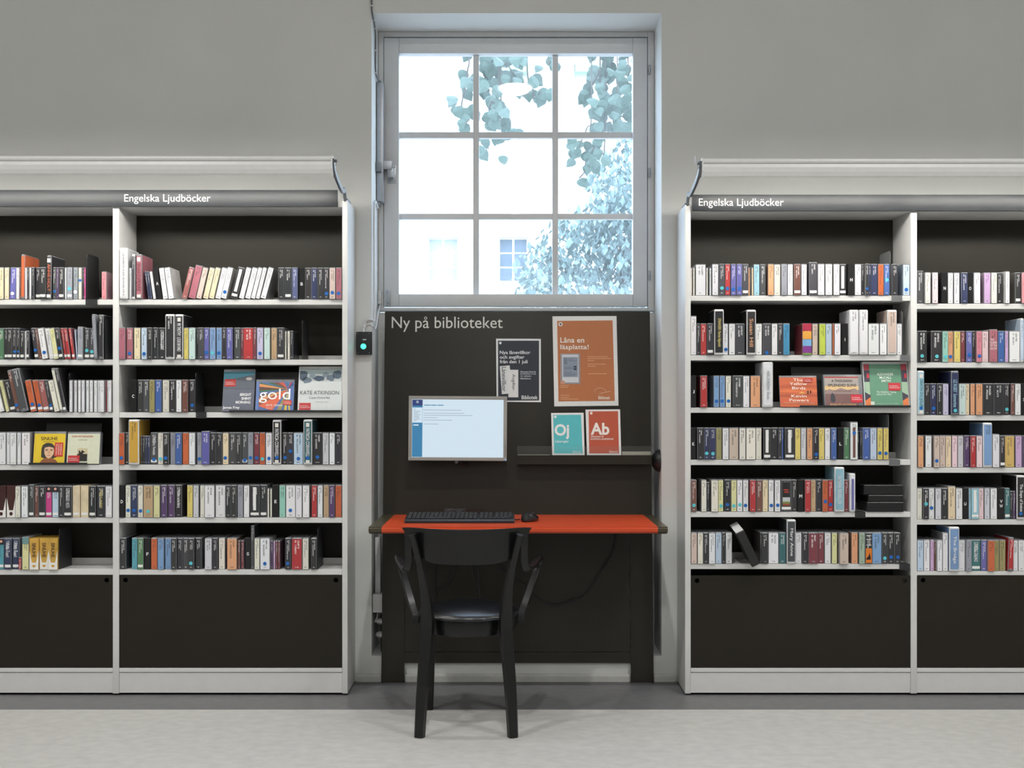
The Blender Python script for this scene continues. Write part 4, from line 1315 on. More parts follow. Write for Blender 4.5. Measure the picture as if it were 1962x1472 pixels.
# ------------------------------------------------------------------ display copies facing out
def display_stand(label, bay, shelf, x0, x1, bx0, bx1, btop):
    base = SHELF_Y[bay][shelf]
    z = Z(base)
    t = thing('display_stand', label, 'stand', (X((x0 + x1) / 2), 0, z), group='black display stands for facing copies')
    finish('ledge', bm_extrude_x(bmesh.new(), [(-0.012, z + 0.0012), (-0.012, z + 0.010), (-0.0105, z + 0.010), (-0.0105, z + 0.003), (0.09, z + 0.003), (0.09, z + 0.0012)], X(x0), X(x1)), M_BLACKM, t)
    zt = Z(btop)
    finish('back_plate', bm_extrude_x(bmesh.new(), [(0.060, z + 0.0032), (0.062, z + 0.0032), (0.102, zt), (0.100, zt)], X(bx0), X(bx1)), M_BLACKM, t)
    return t


display_stand('black display stand on fourth shelf, far left bookcase', 'L0', 3, 57, 169, 72, 180, 812)
display_stand('black display stand on third shelf, inner left bookcase', 'L1', 2, 440, 654.5, 440, 640, 712)
display_stand('black display stand on third shelf, inner right bookcase', 'R1', 2, 1531, 1743.5, 1526, 1700, 702)


def facing(label, bay, shelf, px0, px1, top_py, bot_py, rgb, thick=0.025, lean=12, y=0.0, mats=None):
    """a case leaning back on a stand with its front cover towards the room; returns its sheet in photo pixels"""
    base = SHELF_Y[bay][shelf]
    L = math.radians(lean)
    r = thing('facing_audiobook', label, 'audiobook', (X(px0, y), y, Z(base) + 0.0045), (-L, 0, 0), group='audiobooks shown face out')
    w_, h_ = X(px1, y) - X(px0, y), (base - top_py) * EM / math.cos(L)
    bm = bm_box(bmesh.new(), 0, w_, 0, thick, 0, h_, 0.002, 2)
    finish('case', bm, mats or M_PLASTIC, r, smooth=True, keep=False)
    S = Sheet(r, px0, base - 2, EM, -0.0002)
    S.w, S.h = px1 - px0, h_ / EM
    return S


S = facing('yellow audiobook with dark-haired portrait, face out on far left bookcase', 'L0', 3, 62.8, 123.4, 829, 886, None, 0.03, 8)
S.rect('cover', 63.5, 831, 122.8, 889, (224, 190, 36), 1)
S.text('SINUHE', 76, 837, 108, 843.5, (50, 40, 20), 2, bold=0.01)
S.text('EGYPTILÄINEN', 81, 845, 103, 847.5, (90, 70, 20), 2)
S.poly('portrait_hair', [(78, 876), (78, 860), (80, 853), (86, 849), (92, 848.5), (98, 850), (103, 855), (106, 866), (107, 876), (100, 879), (84, 879)], (58, 52, 46), 2)
S.poly('portrait_shoulders', [(75, 889), (79, 882), (88, 877), (98, 877), (107, 882), (112, 889)], (142, 84, 48), 3)
S.poly('portrait_face', [(83.5, 862), (84.5, 858), (92, 856), (101, 858), (102.5, 864), (101.5, 871), (97, 877), (92, 879), (88, 876), (84.5, 870)], (222, 178, 140), 4)
S.rect('portrait_brow', 85.5, 861, 91, 862.2, (50, 36, 28), 5)
S.rect('portrait_brow', 94.5, 861, 100.5, 862.2, (50, 36, 28), 5)
S.rect('portrait_eye', 86.5, 863.2, 90, 864.4, (60, 40, 30), 5)
S.rect('portrait_eye', 95.5, 863.2, 99, 864.4, (60, 40, 30), 5)
S.poly('portrait_nose', [(92, 864), (93.5, 864), (94.8, 869.3), (91, 869.3)], (196, 148, 112), 5)
S.rect('portrait_mouth', 89.5, 872, 96, 873, (150, 80, 66), 5)
S.rect('sticker', 103.3, 848, 119.5, 875, (206, 62, 44), 5)
for k in range(3):
    S.text('Stockholms' if k == 0 else 'stadsbibliotek', 106 + k * 4.3, 851, 109 + k * 4.3, 872, (240, 215, 205), 6, mode='v')
S = facing('pale green audiobook with red title, face out on far left bookcase', 'L0', 3, 127, 190, 830, 888, None, 0.03, 8)
S.rect('cover', 127.5, 831, 189.5, 889, (206, 208, 184), 1)
S.text('KARI HOTAKAINEN', 135.5, 834.5, 176, 838, (186, 70, 56), 2, bold=0.015)
S.rect('subtitle_line', 148, 842.4, 165, 843.4, (140, 140, 122), 2)
S.rect('picture_sky', 147, 859, 166.5, 870, (196, 184, 148), 2)
S.rect('picture_ground', 147, 870, 166.5, 884, (38, 34, 34), 2)
S.poly('picture_figure', [(150, 872), (150, 864), (151, 862.5), (152, 864), (154, 867), (156, 862), (158, 864), (162, 866), (158, 868), (158, 872)], (34, 30, 30), 3)
S.rect('sticker', 130, 873, 152, 886.5, (196, 44, 46), 4)
S.text('Stockholms\nstadsbibliotek', 131.5, 877, 150.5, 883, (238, 215, 210), 5)

S = facing('blue grey audiobook with white bold title, face out on inner left bookcase', 'L1', 2, 425, 485.5, 709, 787, None, 0.02, 12)
S.rect('cover', 425.5, 710, 485, 789, (96, 100, 116), 1)
S.rect('cover_sky', 425.5, 710, 485, 728, (60, 132, 152), 2)
S.poly('cover_hill', [(425.5, 728), (485, 716), (485, 745), (425.5, 745)], (88, 94, 106), 3)
S.rect('sticker', 428, 725, 449, 740, (180, 46, 44), 4)
S.text('Stockholms\nstadsbibliotek', 429.5, 730, 447.5, 736, (232, 205, 200), 5)
S.disc('oval_badge', 474.5, 724.5, 6, (196, 188, 180), 4, ry=3)
S.text('BRIGHT', 458.5, 753, 480, 758.5, (240, 240, 242), 4, bold=0.02)
S.text('SHINY', 461.5, 760.5, 480, 766, (240, 240, 242), 4, bold=0.02)
S.text('MORNING', 451, 768, 479, 773.5, (240, 240, 242), 4, bold=0.02)
S.text('James Frey', 426.5, 778.5, 459, 785, (240, 240, 242), 4, bold=0.02)
S = facing('multicoloured ray-patterned audiobook, face out on inner left bookcase', 'L1', 2, 488.3, 562, 729, 786, None, 0.02, 12)
S.rect('cover', 489, 730.5, 561.5, 789, (84, 110, 170), 1)
vx_, vy_ = 549.5, 745
S.rect('cover_edge', 489, 730.5, 494.5, 789, (96, 124, 184), 3)
rays = [(495, 731.5, 495, 734, (70, 110, 70)), (495, 734, 495, 740, (214, 140, 84)), (495, 740, 495, 747, (96, 66, 60)), (495, 747, 495, 751, (60, 110, 76)), (495, 751, 495, 757, (80, 104, 170)), (495, 757, 495, 763, (110, 90, 76)), (495, 763, 495, 771, (222, 150, 100)), (495, 771, 495, 778, (150, 84, 64)), (495, 778, 521, 787, (226, 100, 66)), (521, 787, 530, 787, (84, 110, 170)), (530, 787, 538, 787, (150, 140, 80)), (544, 787, 549, 787, (226, 196, 60)), (553, 787, 556, 787, (226, 196, 60)), (508, 731.5, 520, 731.5, (70, 104, 70)), (520, 731.5, 532, 731.5, (120, 70, 60)), (532, 731.5, 542, 731.5, (200, 84, 60)), (545, 731.5, 551, 731.5, (70, 110, 150)), (554, 731.5, 558, 731.5, (190, 60, 50)), (558, 731.5, 561.5, 736, (60, 80, 130))]
for a, b, c, d, col in rays:
    S.poly('colour_ray', [(a, b), (c, d), (vx_, vy_)], col, 2)
S.text('gold', 495.5, 744, 555, 772, (244, 244, 244), 4)
S.text('chris cleave', 509, 773.5, 540.5, 778.5, (236, 236, 232), 4)
S.text('Read by', 510, 781, 522, 783.5, (230, 225, 220), 4)
S.rect('sticker', 542, 767, 558, 776, (206, 62, 50), 5)
S.text('Stockholms\nstadsbibliotek', 543, 769, 557, 774, (240, 215, 205), 6)
S = facing('pale wintry audiobook with thin grey title, face out on inner left bookcase', 'L1', 2, 569.7, 654.3, 703.5, 786, None, 0.025, 12, mats=M_WHITECASE)
S.rect('cover', 571.5, 705, 652, 789, (206, 212, 212), 1)
S.rect('cover_sky', 571.5, 705, 652, 716, (176, 196, 198), 2)
rng = random.Random(4)
for cx_, cy_, rx_, ry_, c in ((578, 718, 10, 11, (88, 106, 122)), (586, 727, 9, 7, (112, 130, 144)), (644, 716, 10, 10, (92, 110, 128)), (632, 722, 9, 7, (110, 128, 142)), (609, 724, 12, 6, (78, 98, 120)), (596, 719, 7, 5, (140, 158, 168)), (622, 716, 7, 5, (134, 152, 164))):
    S.poly('winter_trees', [(min(651.5, max(572, cx_ + rx_ * math.cos(a * .5236) * rng.uniform(.75, 1.1))), max(706, cy_ + ry_ * math.sin(a * .5236) * rng.uniform(.75, 1.1))) for a in range(12)], c, 3)
S.text('KATE ATKINSON', 574, 748, 648.5, 755.5, (88, 92, 96), 4)
S.text('Case Histories', 591, 759, 631, 763.5, (120, 126, 130), 4)
S.text('Read by', 604, 769, 628, 771.5, (140, 146, 150), 4)
S.rect('sticker', 573, 772, 595, 785.5, (200, 50, 56), 4)
S.text('Stockholms\nstadsbibliotek', 574.5, 776.5, 593.5, 782, (240, 218, 214), 5)

S = facing('orange audiobook with spaced white title, face out on inner right bookcase', 'R1', 2, 1495, 1567, 721.7, 778, None, 0.012, 10)
S.rect('cover', 1495.4, 722.2, 1566.6, 780, (204, 96, 56), 1)
for k, (y, c) in enumerate(((736, (186, 84, 50)), (745, (222, 112, 60)), (754, (180, 80, 52)), (765, (212, 92, 58)))):
    S.poly('cover_wave', [(1495.4, y + 3), (1510, y), (1530, y + 3), (1550, y), (1566.6, y + 2), (1566.6, y + 6), (1545, y + 5), (1520, y + 7), (1495.4, y + 6)], c, 2)
S.poly('cover_dune', [(1530, 754), (1537, 750), (1546, 754)], (226, 160, 80), 3)
S.rect('cover_figure', 1548, 748, 1550.5, 755, (50, 34, 30), 3)
S.rect('cover_figure', 1553, 748, 1555.5, 754, (50, 34, 30), 3)
for s, a, b, y in (('The', 1522, 1540, 724.5), ('Yellow', 1514.5, 1548, 732), ('Birds', 1519, 1545, 740.5), ('Kevin', 1517, 1546, 756), ('Powers', 1513, 1550, 764)):
    S.text(s, a, y, b, y + 5.6, (240, 226, 214), 4, bold=0.008)
S.rect('small_print', 1502, 771.6, 1560, 772.4, (226, 176, 146), 4)
S.rect('sticker', 1541.5, 724, 1559, 732.5, (190, 44, 40), 5)
S.text('Stockholms\nstadsbibliotek', 1543, 726, 1558, 731, (240, 210, 200), 6)
S = facing('desert landscape audiobook, face out between two others on inner right bookcase', 'R1', 2, 1580, 1654.5, 719.5, 777.5, None, 0.03, 10, mats=M_PLASTIC)
S.rect('cover', 1582, 721, 1647, 780, (140, 122, 112), 1)
S.rect('cover_band', 1582, 721, 1647, 723.5, (176, 58, 50), 2)
S.rect('cover_sky', 1582, 723.5, 1647, 739, (170, 160, 154), 2)
S.rect('cover_glow', 1582, 739, 1647, 747, (222, 186, 132), 2)
S.poly('cover_mountains', [(1582, 752), (1590, 745), (1600, 748), (1612, 743), (1626, 747), (1640, 744), (1647, 749), (1647, 755), (1582, 755)], (150, 128, 124), 3)
S.rect('cover_field', 1582, 755, 1647, 780, (124, 88, 86), 2)
S.poly('cover_figure', [(1592, 768), (1592.5, 757), (1596, 752.5), (1600, 757), (1601.5, 768), (1597, 771)], (60, 62, 70), 4)
S.text('A THOUSAND', 1595, 726.5, 1635.5, 731.5, (60, 44, 38), 4, bold=0.01)
S.text('SPLENDID SUNS', 1588, 735, 1642.5, 740.5, (60, 44, 38), 4, bold=0.01)
S.text('THE KITE RUNNER', 1597, 748, 1633, 750.5, (120, 84, 64), 4)
S.text('KHALED HOSSEINI', 1591, 773.5, 1640, 778, (226, 176, 120), 4, bold=0.01)
S.rect('sticker', 1631, 756, 1653, 771.5, (206, 40, 56), 5)
S.text('Stockholms\nstadsbibliotek', 1632.5, 760.5, 1651.5, 766.5, (240, 214, 214), 6)
S = facing('large green audiobook with patterned borders, face out on inner right bookcase', 'R1', 2, 1657, 1743.5, 694.5, 777.5, None, 0.03, 11, mats=M_WHITECASE)
S.rect('cover', 1658.5, 696, 1742, 780, (94, 146, 116), 1)
for a, b in ((1658.8, 1669.5), (1730.5, 1741.6)):
    S.rect('border', a, 696, b, 780, (64, 58, 74), 2)
    S.rect('border_patch', a, 696, b - .5, 708, (176, 52, 66), 3)
    S.rect('border_patch', (a + b) / 2, 714, b - 1, 723.5, (206, 50, 66), 3)
    S.rect('border_patch', a, 731, b - .5, 749, (156, 186, 158), 3)
    S.poly('border_patch', [(a, 749), (b - .5, 749), (b - .5, 757), (a, 751)], (156, 186, 158), 3)
    S.poly('border_patch', [(a, 768), (b - .5, 761), (b - .5, 780), (a, 780)], (222, 120, 62), 3)
S.text('ALEXANDER', 1684, 713.5, 1715.5, 718.5, (226, 238, 226), 4, bold=0.01)
S.text('McCALL', 1688.5, 720, 1711.5, 725, (226, 238, 226), 4, bold=0.01)
S.text('SMITH', 1691, 726.5, 1709, 731.5, (226, 238, 226), 4, bold=0.01)
S.text('The Kalahari Typing\nSchool for Men', 1681, 749, 1718.5, 757, (226, 236, 226), 4)
S.text('Complete and Unabridged', 1678, 773, 1722, 775, (206, 220, 206), 4)
S.rect('emblem', 1668.8, 769.5, 1676, 776, (206, 212, 206), 4)
S.rect('sticker', 1704.5, 733, 1727.5, 748, (200, 38, 50), 5)
S.text('Stockholms\nstadsbibliotek', 1706, 737.5, 1726, 743.5, (240, 214, 214), 6)

# ================================================================== computer station in the niche
LEAN = 0.0877
THL = math.atan(LEAN)
YB0 = 0.228


def panel_pt(px, py):
    """point of the leaning board seen at a pixel"""
    k = (py - CY) / F
    z = (CAMZ - k * (YB0 + CAMD)) / (1 + k * LEAN)
    y = YB0 + LEAN * z
    return Vector((X(px, y), y, z))


ZT = panel_pt(990, 597).z
ZD = 0.762
st = thing('computer_station', 'dark brown computer station with leaning board and red desktop', 'workstation', (0.03, YB0, 0.0))


def slab(name, x0, x1, z0, z1, off0, off1, material, parent, bevel=0.0015):
    """board lying in the leaning plane; off = distance towards the wall"""
    bm = bm_box(bmesh.new(), x0, x1, 0, 1, z0, z1, 0)
    for v in bm.verts:
        v.co.y = YB0 + LEAN * v.co.z + (off0 if v.co.y < 0.5 else off1)
    if bevel:
        bmesh.ops.bevel(bm, geom=bm.edges[:], offset=bevel, segments=2, affect='EDGES')
    return finish(name, bm, material, parent)


bb = slab('back_board', PX0, PX1, ZD - 0.03, ZT, 0, 0.012, M_STATION, st)
slab('leg', PX0, PX0 + LEGW, 0.0, ZD - 0.034, 0, 0.012, M_STATION, st)
slab('leg', PX1 - LEGW, PX1, 0.0, ZD - 0.034, 0, 0.012, M_STATION, st)
slab('crossbar', PX0 + LEGW + 0.0005, PX1 - LEGW - 0.0005, panel_pt(990, 1271).z, panel_pt(990, 1250).z, 0, 0.012, M_STATION, st)
mp = slab('modesty_panel', PX0 + LEGW + 0.002, PX1 - LEGW - 0.002, panel_pt(990, 1249).z, ZD - 0.034, 0.002, 0.012, M_STATION, st)
YD0 = -0.24
yback = YB0 + LEAN * ZD - 0.001
bm = bm_box(bmesh.new(), -0.5385, 0.6115, YD0, yback, ZD - 0.027, ZD)
es = [e for e in bm.edges if all(abs(v.co.y - YD0) < 1e-5 for v in e.verts) and abs(e.verts[0].co.z - e.verts[1].co.z) < 1e-5]
bmesh.ops.bevel(bm, geom=es, offset=0.007, segments=5, affect='EDGES')
dt = finish('desktop', bm, M_RED, st, True)
box('desk_underside', PX0 + 0.004, PX1 - 0.004, YD0 + 0.008, yback - 0.004, ZD - 0.0295, ZD - 0.0272, M_STATION, st)
for a, b in ((PX0, -0.539), (0.612, PX1)):
    bm = bm_box(bmesh.new(), a, b, YD0, yback, ZD - 0.027, ZD)
    es = [e for e in bm.edges if all(abs(v.co.y - YD0) < 1e-5 for v in e.verts) and abs(e.verts[0].co.z - e.verts[1].co.z) < 1e-5]
    bmesh.ops.bevel(bm, geom=es, offset=0.007, segments=5, affect='EDGES')
    finish('desk_end', bm, M_DESKEND, st, True)


def panel_sheet(root, px0, pyb, off=0.0):
    """sheet for drawing in photo pixels on the leaning board, standing off from it by off"""
    p = panel_pt(px0, pyb)
    return Sheet(root, px0, pyb, (p.y + CAMD) / F, off)


def panel_thing(name, label, cat, px0, pyb, off=0.001, group=None, roll=0.0):
    p = panel_pt(px0, pyb)
    n = Vector((0, -math.cos(THL), math.sin(THL)))
    t = thing(name, label, cat, p + n * off, (-THL, roll, 0), group)
    return t, Sheet(t, px0, pyb, (p.y + CAMD) / F, 0.0)


# lettering on the board
q = bpy.data.objects.new('board_heading', None)
lt = Sheet(bb, 0, 0, 1)
p0 = panel_pt(750.5, 636)
T = Sheet(None, 750.5, 636, (p0.y + CAMD) / F, 0.0)
o = T.text('Ny på biblioteket', 750.5, 606.5, 963, 636, (214, 214, 206), 1, parent=bb)
o.data.transform(world_of(bb).inverted() @ Matrix.Translation(p0 + Vector((0, -0.0008, 0))) @ Matrix.Rotation(-THL, 4, 'X'))
bpy.data.objects.remove(q)

# posters on the board
t, S = panel_thing('poster', 'large orange poster about borrowing an e-reader, on the brown board', 'poster', 1060.5, 778, group='library posters on the board')
S.poly('paper', [(1062, 779), (1185, 777.5), (1182.5, 604), (1059, 604.5)], (228, 228, 224), 2)
S.poly('orange_field', [(1070, 769.5), (1178, 768.5), (1175, 612.5), (1068, 613.5)], (188, 110, 62), 3)
S.disc('emblem', 1074.5, 620, 4, (228, 226, 220), 4)
S.poly('emblem_shield', [(1072.6, 618.2), (1076.4, 618.2), (1076, 621), (1074.5, 622.6), (1073, 621)], (60, 60, 70), 5)
S.text('Låna en', 1074, 645.5, 1120, 656, (238, 234, 226), 4, bold=0.012)
S.text('läsplatta!', 1074, 659.5, 1128.5, 671.5, (238, 234, 226), 4, bold=0.012)
S.rect('photo', 1074, 677, 1112, 736, (150, 146, 150), 4)
S.poly('reader_body', [(1077, 679), (1108.5, 679), (1109, 733), (1077.5, 733)], (206, 210, 216), 5)
S.rect('reader_screen', 1079, 684, 1107.5, 722.5, (134, 146, 164), 6)
for y, a, b in ((688, 1089, 1098), (691, 1089, 1104), (703, 1082, 1098), (706, 1082, 1099), (713, 1081, 1096), (716, 1081, 1105), (719, 1081, 1103)):
    S.rect('screen_line', a, y, b, y + .8, (84, 92, 106), 7)
S.rect('screen_picture', 1099.5, 701, 1105, 704.5, (50, 54, 64), 7)
S.rect('screen_picture', 1099.5, 705.5, 1105, 709, (50, 54, 64), 7)
S.rect('screen_picture', 1081, 686, 1087, 698, (112, 124, 140), 7)
S.poly('thumb', [(1074.5, 736), (1074.5, 731), (1078, 729), (1082, 730), (1083, 736)], (206, 150, 124), 7)
for y, a, b in ((682.5, 1126, 1165), (686, 1126, 1171), (690, 1126, 1139), (697, 1126, 1161), (701, 1126, 1142), (715.5, 1127, 1163), (738, 1074, 1091), (741.5, 1074, 1088), (757, 1074, 1092), (761, 1074, 1090), (764.5, 1074, 1108)):
    S.rect('small_print', a, y, b, y + 1.0, (226, 172, 130), 4)
arc = [(1150 + 11.5 * math.cos(a), 751 - 8 * math.sin(a)) for a in [i * math.pi / 12 for i in range(0, 13)]]
S.poly('skyline_mark', arc + [(1150 + 11 * math.cos(a), 751 - 7.4 * math.sin(a)) for a in [i * math.pi / 12 for i in range(12, -1, -1)]], (230, 190, 160), 4)
S.poly('skyline_mark', [(1148, 754.5), (1156, 752), (1170, 749.6), (1170, 750.2), (1156, 752.8), (1148, 755.2)], (230, 190, 160), 4)
S.text('Bibliotek', 1146.5, 759, 1169, 765.5, (236, 226, 214), 4, bold=0.012)
for a, b in ((1060, 607), (1182, 615), (1184, 770), (1063, 776)):
    S.rect('tape', a - 1.5, b - 2, a + 2.5, b + 3, None, 4, M_ACRYL)

t, S = panel_thing('poster', 'navy poster about new lending terms, behind the monitor corner', 'poster', 952, 771, group='library posters on the board')
S.poly('paper', [(951.5, 770), (1036.5, 771), (1036.5, 648.5), (950.3, 648)], (226, 228, 230), 1)
S.poly('navy_field', [(954.5, 768), (1033, 767.5), (1033, 652), (954, 652)], (36, 42, 54), 2)
S.disc('emblem', 958.5, 656.5, 2.6, (222, 224, 228), 3)
S.text('Nya lånevillkor', 957.5, 671.5, 1016.5, 680, (226, 228, 232), 3, bold=0.012)
S.text('och avgifter', 957.5, 680.5, 1005, 689, (226, 228, 232), 3, bold=0.012)
S.text('från den 1 juli', 957.5, 689.3, 1011, 698, (226, 228, 232), 3, bold=0.012)
S.poly('leaflet', [(957.5, 701.5), (976.5, 700), (981, 754), (961.5, 755.5)], (218, 220, 222), 3)
S.poly('leaflet', [(974, 708.5), (993, 708.5), (993, 761.5), (974, 761.5)], (222, 222, 222), 4)
S.text('Lånevillkor', 961.5, 703, 970, 750, (50, 52, 58), 5, mode='v')
S.text('Avgifter', 979.5, 717, 987.5, 748.5, (50, 52, 58), 5, mode='v')
for k, s in enumerate(('Information finns här', 'på biblioteket och på', 'vår webbplats', 'biblioteket.se')):
    S.text(s, 997, 710.5 + 4.3 * k, 997 + [30, 30, 21, 20][k], 714 + 4.3 * k, (206, 210, 216), 3, bold=0.01)
S.text('Bibliotek', 999.5, 758, 1030, 765.5, (228, 230, 232), 3, bold=0.012)

# brochure shelf with its acrylic lip
YTB = YB0 + LEAN * 1.05
bs = thing('brochure_shelf', 'narrow brown brochure shelf with clear lip on the board', 'shelf', (X(1120, 0.25), 0.27, Z(890, 0.25)))
tx0, tx1 = X(991, 0.25), X(1249, 0.25)
tz0, tz1 = Z(890, 0.25), Z(872.5, 0.25)
finish('tray', bm_extrude_x(bmesh.new(), [(0.250, tz0), (YTB + 0.004, tz0), (YTB + 0.004, tz0 + 0.012), (0.262, tz0 + 0.012), (0.262, tz1), (0.250, tz1)], tx0, tx1), M_STATION, bs)
box('clear_lip', tx0, tx1, 0.252, 0.256, tz1 + 0.0003, Z(855, 0.25), M_ACRYL, bs)
for k, (a, b, hh) in enumerate(((992, 1054, 0.030), (1192, 1247, 0.044))):
    lf = box('loose_leaflets', X(a, 0.27), X(b, 0.27), 0.268, 0.292, tz0 + 0.013, tz0 + 0.013 + hh, paint((176, 172, 156)), None)
    tag(lf, ['low stack of leaflets at the empty end of the brochure shelf', 'stack of leaflets behind the clear lip beside the red brochure'][k], 'leaflets')

def brochure(label, quad, top_px, rgb):
    x0, y1 = quad[0]
    ybt = 0.285
    t = thing('brochure', label, 'brochure', (X(x0, 0.285), 0.266, tz0 + 0.0135), (-math.radians(7), 0, 0), 'brochures standing on the shelf')
    S = Sheet(t, x0, Z_to_py(tz0 + 0.0135, 0.27), (0.27 + CAMD) / F, 0.0)
    S.poly('paper', quad, (228, 228, 226), 6)
    return t, S


def Z_to_py(z, Y):
    return CY - F * (z - CAMZ) / (Y + CAMD)


t, S = brochure('turquoise brochure reading Oj standing on the brochure shelf', [(1058, 882), (1120, 882), (1118.5, 790.5), (1056, 791)], 790, None)
S.poly('turquoise_field', [(1061.5, 869), (1116, 869), (1113.5, 794.5), (1060, 795)], (78, 190, 198), 7)
S.disc('emblem', 1064, 798.5, 2.6, (226, 236, 236), 8)
S.text('Oj', 1062.5, 812.5, 1090.5, 842, (236, 236, 234), 8, bold=0.03)
S.text('Låneregler', 1063.5, 843.5, 1090, 849.5, (232, 240, 240), 8, bold=0.01)
S.text('Bibliotek', 1097, 864, 1113, 868, (216, 234, 234), 8, bold=0.01)
t, S = brochure('red brochure reading Ab standing on the brochure shelf', [(1124.5, 882), (1190, 882), (1188.5, 784), (1122, 784.5)], 784, None)
S.poly('red_field', [(1128.5, 869), (1185.5, 869), (1184.5, 787.5), (1128, 788)], (190, 78, 48), 7)
S.disc('emblem', 1133, 791.5, 2.6, (236, 226, 220), 8)
S.text('Ab', 1131.5, 810, 1167.5, 833.5, (238, 234, 228), 8, bold=0.03)
S.text('Välkommen till', 1131, 834.5, 1156, 838.3, (236, 222, 214), 8, bold=0.015)
S.text('Stockholms stadsbibliotek', 1131, 839, 1175.5, 842.8, (236, 222, 214), 8, bold=0.015)
S.text('Bibliotek', 1167, 863.5, 1183.5, 868, (236, 218, 208), 8, bold=0.01)

# monitor on its arm
YM = 0.215
mo = thing('monitor', 'silver-framed flat monitor with a web page, mounted on the board', 'monitor', (X(877, YM), YM, Z(822, YM)), (-math.radians(3), math.radians(0.4), math.radians(1.2)))
MP = (YM + CAMD) / F


def mrect(name, x0, y0, x1, y1, ya, yb, material, parent=None, bevel=0.0):
    o = box(name, (x0 - 877) * MP, (x1 - 877) * MP, ya, yb, (822 - y1) * MP, (822 - y0) * MP, material, mo, bevel, keep=False)
    return o


M_SCREEN = mat('screen_white', (20, 20, 20), 0.25, emit=((206, 224, 236), 0.92))
M_SCRBLUE = mat('screen_blue', (10, 10, 10), 0.25, emit=((58, 124, 166), 0.95))
M_SCRNAVY = mat('screen_navy', (10, 10, 10), 0.25, emit=((44, 62, 118), 0.9))
M_SCRTEXT = mat('screen_text', (10, 10, 10), 0.25, emit=((150, 166, 180), 0.9))
mrect('bezel', 783, 759.3, 971.3, 765.8, -0.006, 0.016, M_BEZEL, bevel=0.002)
mrect('bezel', 783, 876.5, 971.3, 883, -0.006, 0.016, M_BEZEL, bevel=0.002)
mrect('bezel', 783, 765.8, 789.3, 876.5, -0.006, 0.016, M_BEZEL, bevel=0.002)
mrect('bezel', 964.5, 765.8, 971.3, 876.5, -0.006, 0.016, M_BEZEL, bevel=0.002)
scr = mrect('screen', 789, 765.5, 965, 877, 0.0, 0.010, M_SCREEN)
mrect('rear_shell', 787, 763, 968, 880, 0.016, 0.046, M_BLACKP, bevel=0.008)
SS = Sheet(mo, 877, 822, MP, -0.0002)
SS.rect('page_sidebar', 789.8, 766.5, 809.4, 876, None, 1, M_SCRBLUE)
SS.rect('page_banner', 789.8, 766.5, 809.4, 778, None, 2, M_SCRNAVY)
SS.disc('page_emblem', 799.5, 770.8, 2.6, None, 3, M_SCRTEXT)
SS.rect('page_menu', 790, 781.5, 809, 810.5, None, 2, M_SCREEN)
SS.rect('page_field', 792, 814, 802, 816.3, None, 2, M_SCREEN)
for k in range(11):
    SS.rect('page_line', 792.5, 783.5 + k * 2.3, 792.5 + [4, 3, 13, 11, 8, 14, 10, 11, 12, 10, 5][k], 784.4 + k * 2.3, None, 3, M_SCRTEXT)
for a, b in ((812, 824), (825, 836.5), (838, 849.5)):
    SS.rect('page_button', a, 776, b, 777.6, None, 2, M_SCRBLUE)
for y, b in ((785.8, 884), (791.8, 889), (795.8, 905), (800.2, 838), (805, 866), (812.6, 840)):
    SS.rect('page_line', 811.5, y, b, y + .9, None, 2, M_SCRTEXT)
for k in range(6):
    SS.rect('button', 968, 853 + k * 3.5, 969.6, 854.5 + k * 3.5, (90, 90, 90), 1).location.y = -0.0064
SS.rect('power_light', 967.6, 879, 970, 881.6, None, 1, mat('power_led', (20, 30, 60), 0.4, emit=((120, 170, 240), 1.0))).location.y = -0.0064
box('arm', -0.03, 0.03, 0.046, 0.115, -0.05, 0.05, M_BLACKP, mo, 0.006, keep=False)
box('mount_knob', -0.012, 0.002, 0.02, 0.05, (822 - 888) * MP, (822 - 882) * MP, M_STEEL, mo, 0.002, keep=False)
finish('cable', bm_tube(bmesh.new(), catmull([(0.005, 0.04, (822 - 881) * MP), (0.02, 0.045, (822 - 890) * MP), (0.045, 0.05, (822 - 889) * MP), (0.055, 0.06, (822 - 880) * MP)], 5), 0.004, 6), M_BLACKP, mo, True, keep=False)

# socket plate on the board
t, S = panel_thing('socket_plate', 'dark twin cable socket low on the board behind the keyboard', 'socket', 851, 987, 0.0005)
S.rect('plate', 851, 973.5, 893, 986.5, None, 4, M_BLACKP)
S.rect('module', 853, 975, 871, 985.5, (48, 54, 56), 6)
S.rect('module', 873.5, 975, 891, 985.5, (48, 54, 56), 6)

# keyboard, mouse and cables on the desk
kx0, kx1 = X(775, -0.095), X(985.8, -0.095)
kb = thing('keyboard', 'black computer keyboard on the red desktop', 'keyboard', ((kx0 + kx1) / 2, -0.03, ZD), (0, 0, 0))
finish('base', bm_extrude_x(bmesh.new(), [(-0.096, ZD + 0.0005), (0.050, ZD + 0.0005), (0.050, ZD + 0.028), (0.044, ZD + 0.030), (-0.085, ZD + 0.016), (-0.096, ZD + 0.010)], kx0, kx1), M_BLACKP, kb)
bm = bmesh.new()
for r in range(6):
    yy = -0.078 + r * 0.0205
    zz = ZD + 0.0165 + r * 0.00225
    x = kx0 + 0.010
    while x < kx1 - 0.022:
        wk = 0.0165
        if r == 0 and kx0 + 0.085 < x < kx0 + 0.09:
            wk = 0.11
        fr = (x - kx0) / (kx1 - kx0)
        if 0.645 < fr < 0.665 or 0.80 < fr < 0.82:
            x += 0.009
            continue
        bm_box(bm, x, x + wk, yy, yy + 0.0175, zz, zz + 0.0075, 0.0015, 1)
        x += wk + 0.0024
ky = finish('keys', bm, mat('key_plastic', (44, 46, 50), 0.4, noise=0.1, nscale=80), kb)
ky['kind'] = 'stuff'
mx, my = X(1016, -0.02), -0.005
